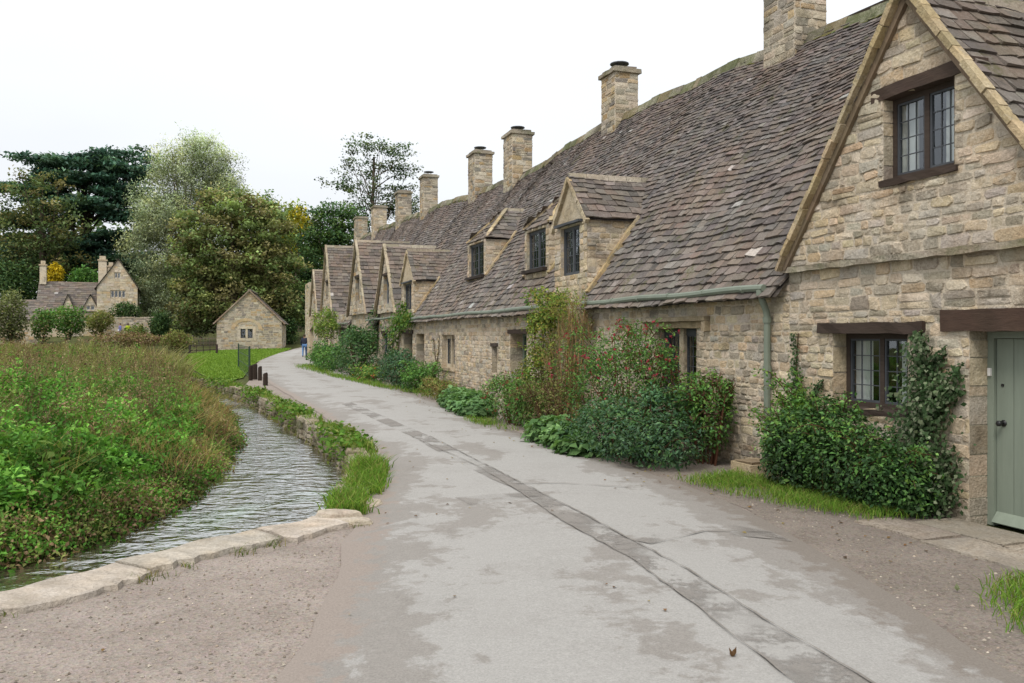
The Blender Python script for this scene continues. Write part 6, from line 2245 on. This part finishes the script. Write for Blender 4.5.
quad_roof(m, P, x0 - 0.1, xg + 0.05, Lm, 2.4)
m.add([P(x0, 0, -.03), P(xg, 0, -.03), P(xg, Lm, -.03), P(x0, Lm, -.03)], [(0, 1, 2, 3)], (0.09, 0.085, 0.08))
for g0, g1, gc_, zt in ((hx(61), hx(76), hx(68.5), hz(294)), (hx(81), hx(100), hx(90.5), hz(294))):
    zb_ = hz(311.5)
    for a, b in ((g0, gc_), (g1, gc_)):
        m.add([(a, -0.45, zb_), (b, -0.45, zt), (b, 3, zt), (a, 3, zb_)], [(0, 1, 2, 3)], (0.15, 0.14, 0.13))
for (a, b, kk) in ((xg - 0.3, ax, kg), (xe + 0.3, ax, kr)):
    z0_ = az - abs(ax - a) * kk + 0.12
    Lg = math.hypot(b - a, az - z0_)

    def P2_(t, h, out, a=a, b=b, z0_=z0_, Lg=Lg):
        q = h / Lg
        return (a + (b - a) * q - out * 0.6 * (1 if b > a else -1), t, z0_ + (az + 0.12 - z0_) * q + out * 0.7)
    quad_roof(m, P2_, -0.7, 8, Lg, 2.2)
    m.add([P2_(-0.65, 0, -.03), P2_(8, 0, -.03), P2_(8, Lg, -.03), P2_(-0.65, Lg, -.03)], [(0, 1, 2, 3)], (0.09, 0.085, 0.08))
rf = m.build('roof', SLATE, house)
for cx_, w_, zt, zb_, yy in ((hx(41.5), 0.75, hz(263), hz(284), 3.0), (hx(101.5), 1.0, hz(257), hz(288), 2.0), (hx(109), 0.8, hz(262), hz(275), 4.0)):
    m = MB()
    m.box((cx_ - w_ / 2, yy - .4, zb_), (cx_ + w_ / 2, yy + .4, zt - 0.3), PAL_FAR[1])
    m.box((cx_ - w_ / 2 - .1, yy - .5, zt - 0.3), (cx_ + w_ / 2 + .1, yy + .5, zt - 0.12), PAL_FAR[2])
    m.box((cx_ - w_ / 2 + .12, yy - .28, zt - 0.12), (cx_ + w_ / 2 - .12, yy + .28, zt + 0.35), PAL_FAR[0])
    m.build('chimney', STONE_PALE, house)
for o, dd, li in ((opn[0], 0.0, 2), (opg[0], 0.5, 4), (opg[1], 0.5, 2), ((hx(90.5) - 0.55, hx(90.5) + 0.55, hz(310.5), hz(305.5)), 0.25, 2)):
    window(house, fr, (0, 0, 0), o, dd - 0.08, li, 2, 2, STONE_PALE, mullion='stone', fw=0.1, frame_col=PAL_FAR[1], lead=False)

# walls round it
m = MB()
pA, pB = at(-30, 345, 96), at(38, 345, 96)
hA = (345 - 299) / F * 96
frw = lambda a, d, z: (a, -d, z)
wall(m, frw, lambda z: 0, lambda z: pB[0] - pA[0], 0, hA * 0.55, (), 0.0, (0.2, 0.35), (0.4, 0.8), PAL_GREY)
o = m
Lq = math.hypot(2.6, hA * 0.45)
r = MB()
PQ = lambda a, h, out: (a, -0.15 + 2.6 * h / Lq - out * .7, hA * 0.55 + hA * 0.45 * h / Lq + out * .7)
quad_roof(r, PQ, -0.1, pB[0] - pA[0] + 0.1, Lq, 2.2)
r.add([PQ(0, 0, -.03), PQ(pB[0] - pA[0], 0, -.03), PQ(pB[0] - pA[0], Lq, -.03), PQ(0, Lq, -.03)], [(0, 1, 2, 3)], (0.1, 0.09, 0.08))
sh = thing('stone_outhouse', 'long low outbuilding with grey slate roof at the left edge', 'outbuilding', pA)
m.build('wall', STONE, sh)
r.build('roof', SLATE, sh)
m = MB()
pA, pB = at(104, 338, 98), at(152, 338, 98)
hA = (338 - 318.5) / F * 98
wall(m, frw, lambda z: 0, lambda z: pB[0] - pA[0], -0.5, hA, (), 0.0, (0.16, 0.3), (0.3, 0.7), PAL_GREY, mort=(0.4, 0.36, 0.3))
a = 0
while a < pB[0] - pA[0]:
    fbox(m, frw, a, a + 0.4, -0.3, 0.06, hA, hA + U(0.12, 0.2), tint(PAL_GREY[0], 0.15), 0.02)
    a += 0.42
m.add([(0, 0.3, -.5), (pB[0] - pA[0], 0.3, -.5), (pB[0] - pA[0], 0.3, hA), (0, 0.3, hA)], [(0, 1, 2, 3)], PAL_GREY[1])
tag(m.build('garden_wall', STONE, loc=pA), 'grey stone garden wall in front of the far house, people before it', 'wall')


# ------------------------------------------------------------------ fences, posts
def picket(label, a, b, h, n, name='picket_fence', mat=GREYWOOD, rails=(0.3, 0.75), pw_=0.07, col=(1, 1, 1)):
    e = thing(name, label, 'fence', a)
    a, b = Vector(a), Vector(b)
    d = b - a
    for i, zz in enumerate(rails):
        m = MB()
        m.bar((0, 0, h * zz), tuple(d + Vector((0, 0, h * zz))), 0.05, 0.07, col)
        m.build('rail', mat, e)
    for i in range(n):
        p = d * (i / (n - 1))
        m = MB()
        hh = h * U(0.95, 1.03)
        post = i in (0, n - 1)
        w_ = pw_ * (1.7 if post else 1)
        m.bar((p.x, p.y - 0.05, -0.1), (p.x + U(-.01, .01), p.y - 0.05, hh * (1.08 if post else 1)), w_, w_ if post else 0.03, tuple(c * U(.85, 1.1) for c in col), (1, 0, 0))
        m.build('post' if post else 'picket', mat, e)
    return e


picket('brown picket fence under the trees left of the barn', at(193, 346, 90), at(219, 346, 90), 1.05, 18)
picket('dark low wooden railing of the footbridge left of the barn', at(190, 355, 74), at(217, 354, 74), 0.85, 5, 'bridge_railing', TIMBER, (0.45, 0.92), 0.09, (0.7, 0.7, 0.75))
# green mesh panel along the lawn edge
fa, fb = Gt(238.5, 368.5), Gt(249.5, 379)
fa = (fa[0], fa[1], 0)
fb = (fb[0], fb[1], 0)
e = thing('mesh_fence', 'dark green metal fence panel at the corner of the lawn', 'fence', fb)
dv = Vector(fa) - Vector(fb)
H = 1.22
for i in range(2):
    m = MB()
    p = dv * i
    m.tube([(p.x, p.y, -0.1), (p.x, p.y, H + 0.05)], 0.035, 8)
    m.build('post', GREEN_DK, e)
m = MB()
for i in range(1, 12):
    p = dv * (i / 12)
    m.bar((p.x, p.y, 0.08), (p.x, p.y, H), 0.012, 0.012, (1, 1, 1), (1, 0, 0))
for zz in (0.08, 0.45, 0.85, H):
    m.bar((0, 0, zz), (dv.x, dv.y, zz), 0.016, 0.02)
m.build('mesh_panel', GREEN_DK, e)
for px_, py_, h_, lab in ((250.5, 380.5, 0.55, 'short dark wooden post nearest the green metal fence'), (254.5, 379.5, 0.58, 'thick dark wooden post, second from the green fence'), (260, 380.5, 0.52, 'dark wooden post, third from the green fence'), (265.5, 385.5, 0.42, 'low dark wooden post nearest the stream grass, last of the four')):
    p = G(px_, py_)
    m = MB()
    n = 9
    rr = 0.075 if 'thick' not in lab else 0.11
    j = [U(.9, 1.1) for _ in range(n)]
    ring = lambda z, k: [(math.cos(6.283 * i / n) * rr * j[i] * k, math.sin(6.283 * i / n) * rr * j[i] * k, z + (0.02 * math.sin(i) if z > .2 else 0)) for i in range(n)]
    vs = ring(-0.1, 1.05) + ring(h_ * 0.5, 1.0) + ring(h_ - 0.03, 0.97) + ring(h_, 0.8)
    m.add(vs, [(k_ * n + i, k_ * n + (i + 1) % n, (k_ + 1) * n + (i + 1) % n, (k_ + 1) * n + i) for k_ in range(3) for i in range(n)] + [tuple(3 * n + i for i in range(n))], (0.6, 0.55, 0.5))
    tag(m.build('wooden_post', TIMBER, loc=p), lab, 'post', 'wooden posts by the stream')


# ------------------------------------------------------------------ people
def person(label, loc, rz, H, top_c, leg_c, hair_c, stride=0.22, arms=0.12):
    """one skinned body in a walking pose; jacket, trousers, hair are its clothing"""
    s = H / 1.75
    J = {'pel': (0, 0, 0.93), 'chest': (0, 0.0, 1.25), 'neck': (0, 0.01, 1.47), 'head': (0, 0.03, 1.60), 'top': (0, 0.02, 1.70),
         'lh': (0.10, 0.01, 0.90), 'lk': (0.11, stride * 0.7, 0.50), 'la': (0.11, stride, 0.09), 'lt': (0.12, stride + 0.17, 0.04),
         'rh': (-0.10, 0, 0.90), 'rk': (-0.11, -stride * 0.3, 0.50), 'ra': (-0.11, -stride, 0.11), 'rt': (-0.12, -stride + 0.16, 0.04),
         'ls': (0.19, 0, 1.40), 'le': (0.25, -arms * 0.6, 1.12), 'lw': (0.25, -arms + 0.12, 0.88), 'lf': (0.25, -arms + 0.16, 0.77),
         'rs': (-0.19, 0, 1.40), 're': (-0.25, arms * 0.4, 1.12), 'rw': (-0.25, arms + 0.1, 0.89), 'rf': (-0.25, arms + 0.15, 0.78)}
    RAD = {'pel': (.16, .12), 'chest': (.18, .12), 'neck': (.065, .065), 'head': (.085, .1), 'top': (.06, .07), 'lh': (.095, .1), 'rh': (.095, .1), 'lk': (.065, .065), 'rk': (.065, .065), 'la': (.042, .05), 'ra': (.042, .05), 'lt': (.04, .03), 'rt': (.04, .03),
           'ls': (.075, .075), 'rs': (.075, .075), 'le': (.052, .052), 're': (.052, .052), 'lw': (.036, .036), 'rw': (.036, .036), 'lf': (.03, .04), 'rf': (.03, .04)}
    E = [('pel', 'chest'), ('chest', 'neck'), ('neck', 'head'), ('head', 'top'), ('pel', 'lh'), ('lh', 'lk'), ('lk', 'la'), ('la', 'lt'), ('pel', 'rh'), ('rh', 'rk'), ('rk', 'ra'), ('ra', 'rt'), ('chest', 'ls'), ('ls', 'le'), ('le', 'lw'), ('lw', 'lf'), ('chest', 'rs'), ('rs', 're'), ('re', 'rw'), ('rw', 'rf')]
    names = list(J)

    def grow(ns, k, nm):
        ns = [x for x in names if x in ns]
        me = bpy.data.meshes.new(nm)
        me.from_pydata([tuple(c * s for c in J[x]) for x in ns], [(ns.index(a), ns.index(b)) for a, b in E if a in ns and b in ns], [])
        ob = bpy.data.objects.new(nm, me)
        COL.objects.link(ob)
        ob.modifiers.new('skin', 'SKIN')
        sv = me.skin_vertices[0].data
        for i, x in enumerate(ns):
            sv[i].radius = (RAD[x][0] * k * s, RAD[x][1] * k * s)
            sv[i].use_root = (i == 0)
        ss = ob.modifiers.new('smooth', 'SUBSURF')
        ss.levels = ss.render_levels = 2
        dg = bpy.context.evaluated_depsgraph_get()
        me2 = bpy.data.meshes.new_from_object(ob.evaluated_get(dg))
        bpy.data.objects.remove(ob)
        return me2

    def paint(me2, fn, mat, nm, parent):
        a = me2.attributes.new('Col', 'FLOAT_COLOR', 'POINT')
        for i, v in enumerate(me2.vertices):
            a.data[i].color = (*fn(v.co / s), 1)
        me2.materials.clear()
        me2.materials.append(mat)
        me2.polygons.foreach_set('use_smooth', [True] * len(me2.polygons))
        return link(bpy.data.objects.new(nm, me2), parent)
    e = thing('person', label, 'person', loc, rz, None)
    sk = (0.45, 0.27, 0.2)
    paint(grow(set(names), 1.0, 'body'), lambda c: (0.03, 0.03, 0.03) if c.z < 0.12 else sk if (c.z > 1.46 or (abs(c.x) > 0.2 and c.z < 0.86)) else top_c if c.z > 0.92 else leg_c, CLOTH, 'body', e)
    paint(grow({'pel', 'chest', 'ls', 'le', 'lw', 'rs', 're', 'rw'}, 1.14, 'jacket'), lambda c: top_c, CLOTH, 'jacket', e)
    paint(grow({'pel', 'lh', 'lk', 'la', 'rh', 'rk', 'ra'}, 1.13, 'trousers'), lambda c: leg_c, CLOTH, 'trousers', e)
    m = MB()
    n = 10
    rings = []
    for i in range(6):
        ph = i / 5 * math.pi * 0.52
        rings.append([(math.sin(ph) * 0.098 * math.cos(6.283 * k / n) * s, (0.0 + math.sin(ph) * 0.115 * math.sin(6.283 * k / n) - 0.012) * s, (1.615 + math.cos(ph) * 0.125 - (0.05 if math.sin(6.283 * k / n) < 0 and i > 3 else 0)) * s) for k in range(n)])
    m.add([p for r_ in rings for p in r_], [(i * n + k, i * n + (k + 1) % n, i * n + n + (k + 1) % n, i * n + n + k) for i in range(5) for k in range(n)], hair_c)
    m.build('hair', CLOTH, e, smooth=True)
    return e


p = Gt(304.5, 357.5)
person('person in a dark jacket and blue jeans walking at the end of the row', (p[0], p[1], p[2] + 0.02), math.radians(10), 1.75, (0.03, 0.035, 0.055), (0.10, 0.19, 0.36), (0.05, 0.035, 0.025))
for px_, tc_, lc_, lab in ((120, (0.16, 0.18, 0.42), (0.5, 0.5, 0.52), 'person in a blue top in front of the far garden wall'), (128, (0.38, 0.48, 0.03), (0.04, 0.04, 0.05), 'person in a bright yellow-green jacket by the far garden wall'), (142, (0.02, 0.02, 0.025), (0.03, 0.03, 0.04), 'person dressed in black near the right end of the far garden wall'), (164, (0.02, 0.02, 0.025), (0.1, 0.1, 0.12), 'person in dark clothes under the willow branches')):
    q = at(px_, 338.5, 95)
    person(lab, (q[0], q[1], max(hgt(95), q[2])), U(0, 3), 1.72, tc_, lc_, (0.06, 0.04, 0.03), 0.08, 0.04)
# ------------------------------------------------------------------ camera, sky, sun
cam = bpy.data.cameras.new('camera')
cam.sensor_width = 36.0
cam.lens = F / 1024 * 36
cam.shift_y = -6.5 / 1024
cam.clip_end = 2000
co = bpy.data.objects.new('camera', cam)
co.location = (0, 0, EYE)
co.rotation_euler = (math.pi / 2, 0, 0)
COL.objects.link(co)
scene.camera = co

SUN_EL, SUN_AZ = math.radians(52), math.radians(205)   # azimuth clockwise from +Y
w = bpy.data.worlds.new('World')
scene.world = w
w.use_nodes = True
nt = w.node_tree
nt.nodes.clear()
out = nt.nodes.new('ShaderNodeOutputWorld')
sky = nt.nodes.new('ShaderNodeTexSky')
sky.sky_type = 'NISHITA'
sky.sun_disc = False
sky.sun_elevation = SUN_EL
sky.sun_rotation = SUN_AZ
bg1 = nt.nodes.new('ShaderNodeBackground')
nt.links.new(sky.outputs[0], bg1.inputs[0])
bg1.inputs[1].default_value = 0.12
# the cloud sheet: thick bright overcast with faint soft structure
tc = nt.nodes.new('ShaderNodeTexCoord')
mp = nt.nodes.new('ShaderNodeMapping')
mp.inputs['Scale'].default_value = (1, 1, 2.6)
nz = nt.nodes.new('ShaderNodeTexNoise')
nz.inputs['Scale'].default_value = 1.6
nz.inputs['Detail'].default_value = 4
mr = nt.nodes.new('ShaderNodeMapRange')
mr.inputs['From Min'].default_value = 0.3
mr.inputs['From Max'].default_value = 0.7
mr.inputs['To Min'].default_value = 0.96
mr.inputs['To Max'].default_value = 1.08
nt.links.new(tc.outputs['Generated'], mp.inputs[0])
nt.links.new(mp.outputs[0], nz.inputs['Vector'])
nt.links.new(nz.outputs['Fac'], mr.inputs['Value'])
bg2 = nt.nodes.new('ShaderNodeBackground')
bg2.inputs[0].default_value = (0.955, 0.975, 1.0, 1)
# brighter towards the zenith, as an overcast sky is
sx = nt.nodes.new('ShaderNodeSeparateXYZ')
nt.links.new(tc.outputs['Generated'], sx.inputs[0])
zn = nt.nodes.new('ShaderNodeMapRange')
zn.inputs['From Min'].default_value = 0.15
zn.inputs['From Max'].default_value = 1.0
zn.inputs['To Min'].default_value = 1.0
zn.inputs['To Max'].default_value = 1.75
nt.links.new(sx.outputs['Z'], zn.inputs['Value'])
mu = nt.nodes.new('ShaderNodeMath')
mu.operation = 'MULTIPLY'
nt.links.new(mr.outputs[0], mu.inputs[0])
nt.links.new(zn.outputs[0], mu.inputs[1])
nt.links.new(mu.outputs[0], bg2.inputs[1])
mx = nt.nodes.new('ShaderNodeMixShader')
mx.inputs[0].default_value = 0.88
nt.links.new(bg1.outputs[0], mx.inputs[1])
nt.links.new(bg2.outputs[0], mx.inputs[2])
nt.links.new(mx.outputs[0], out.inputs[0])

sl = bpy.data.lights.new('sun', 'SUN')
sl.energy = 2.6
sl.angle = math.radians(22)
sl.color = (1.0, 0.95, 0.88)
so = bpy.data.objects.new('sun', sl)
d = Vector((math.sin(SUN_AZ) * math.cos(SUN_EL), math.cos(SUN_AZ) * math.cos(SUN_EL), math.sin(SUN_EL)))
so.rotation_euler = d.to_track_quat('Z', 'Y').to_euler()
so.location = (-20, -20, 40)
COL.objects.link(so)

scene.view_settings.view_transform = 'Standard'
scene.view_settings.look = 'None'
scene.view_settings.exposure = 0
scene.view_settings.gamma = 1
scene.cycles.max_bounces = 6
scene.cycles.diffuse_bounces = 3
scene.cycles.transparent_max_bounces = 8
scene.cycles.use_denoising = True
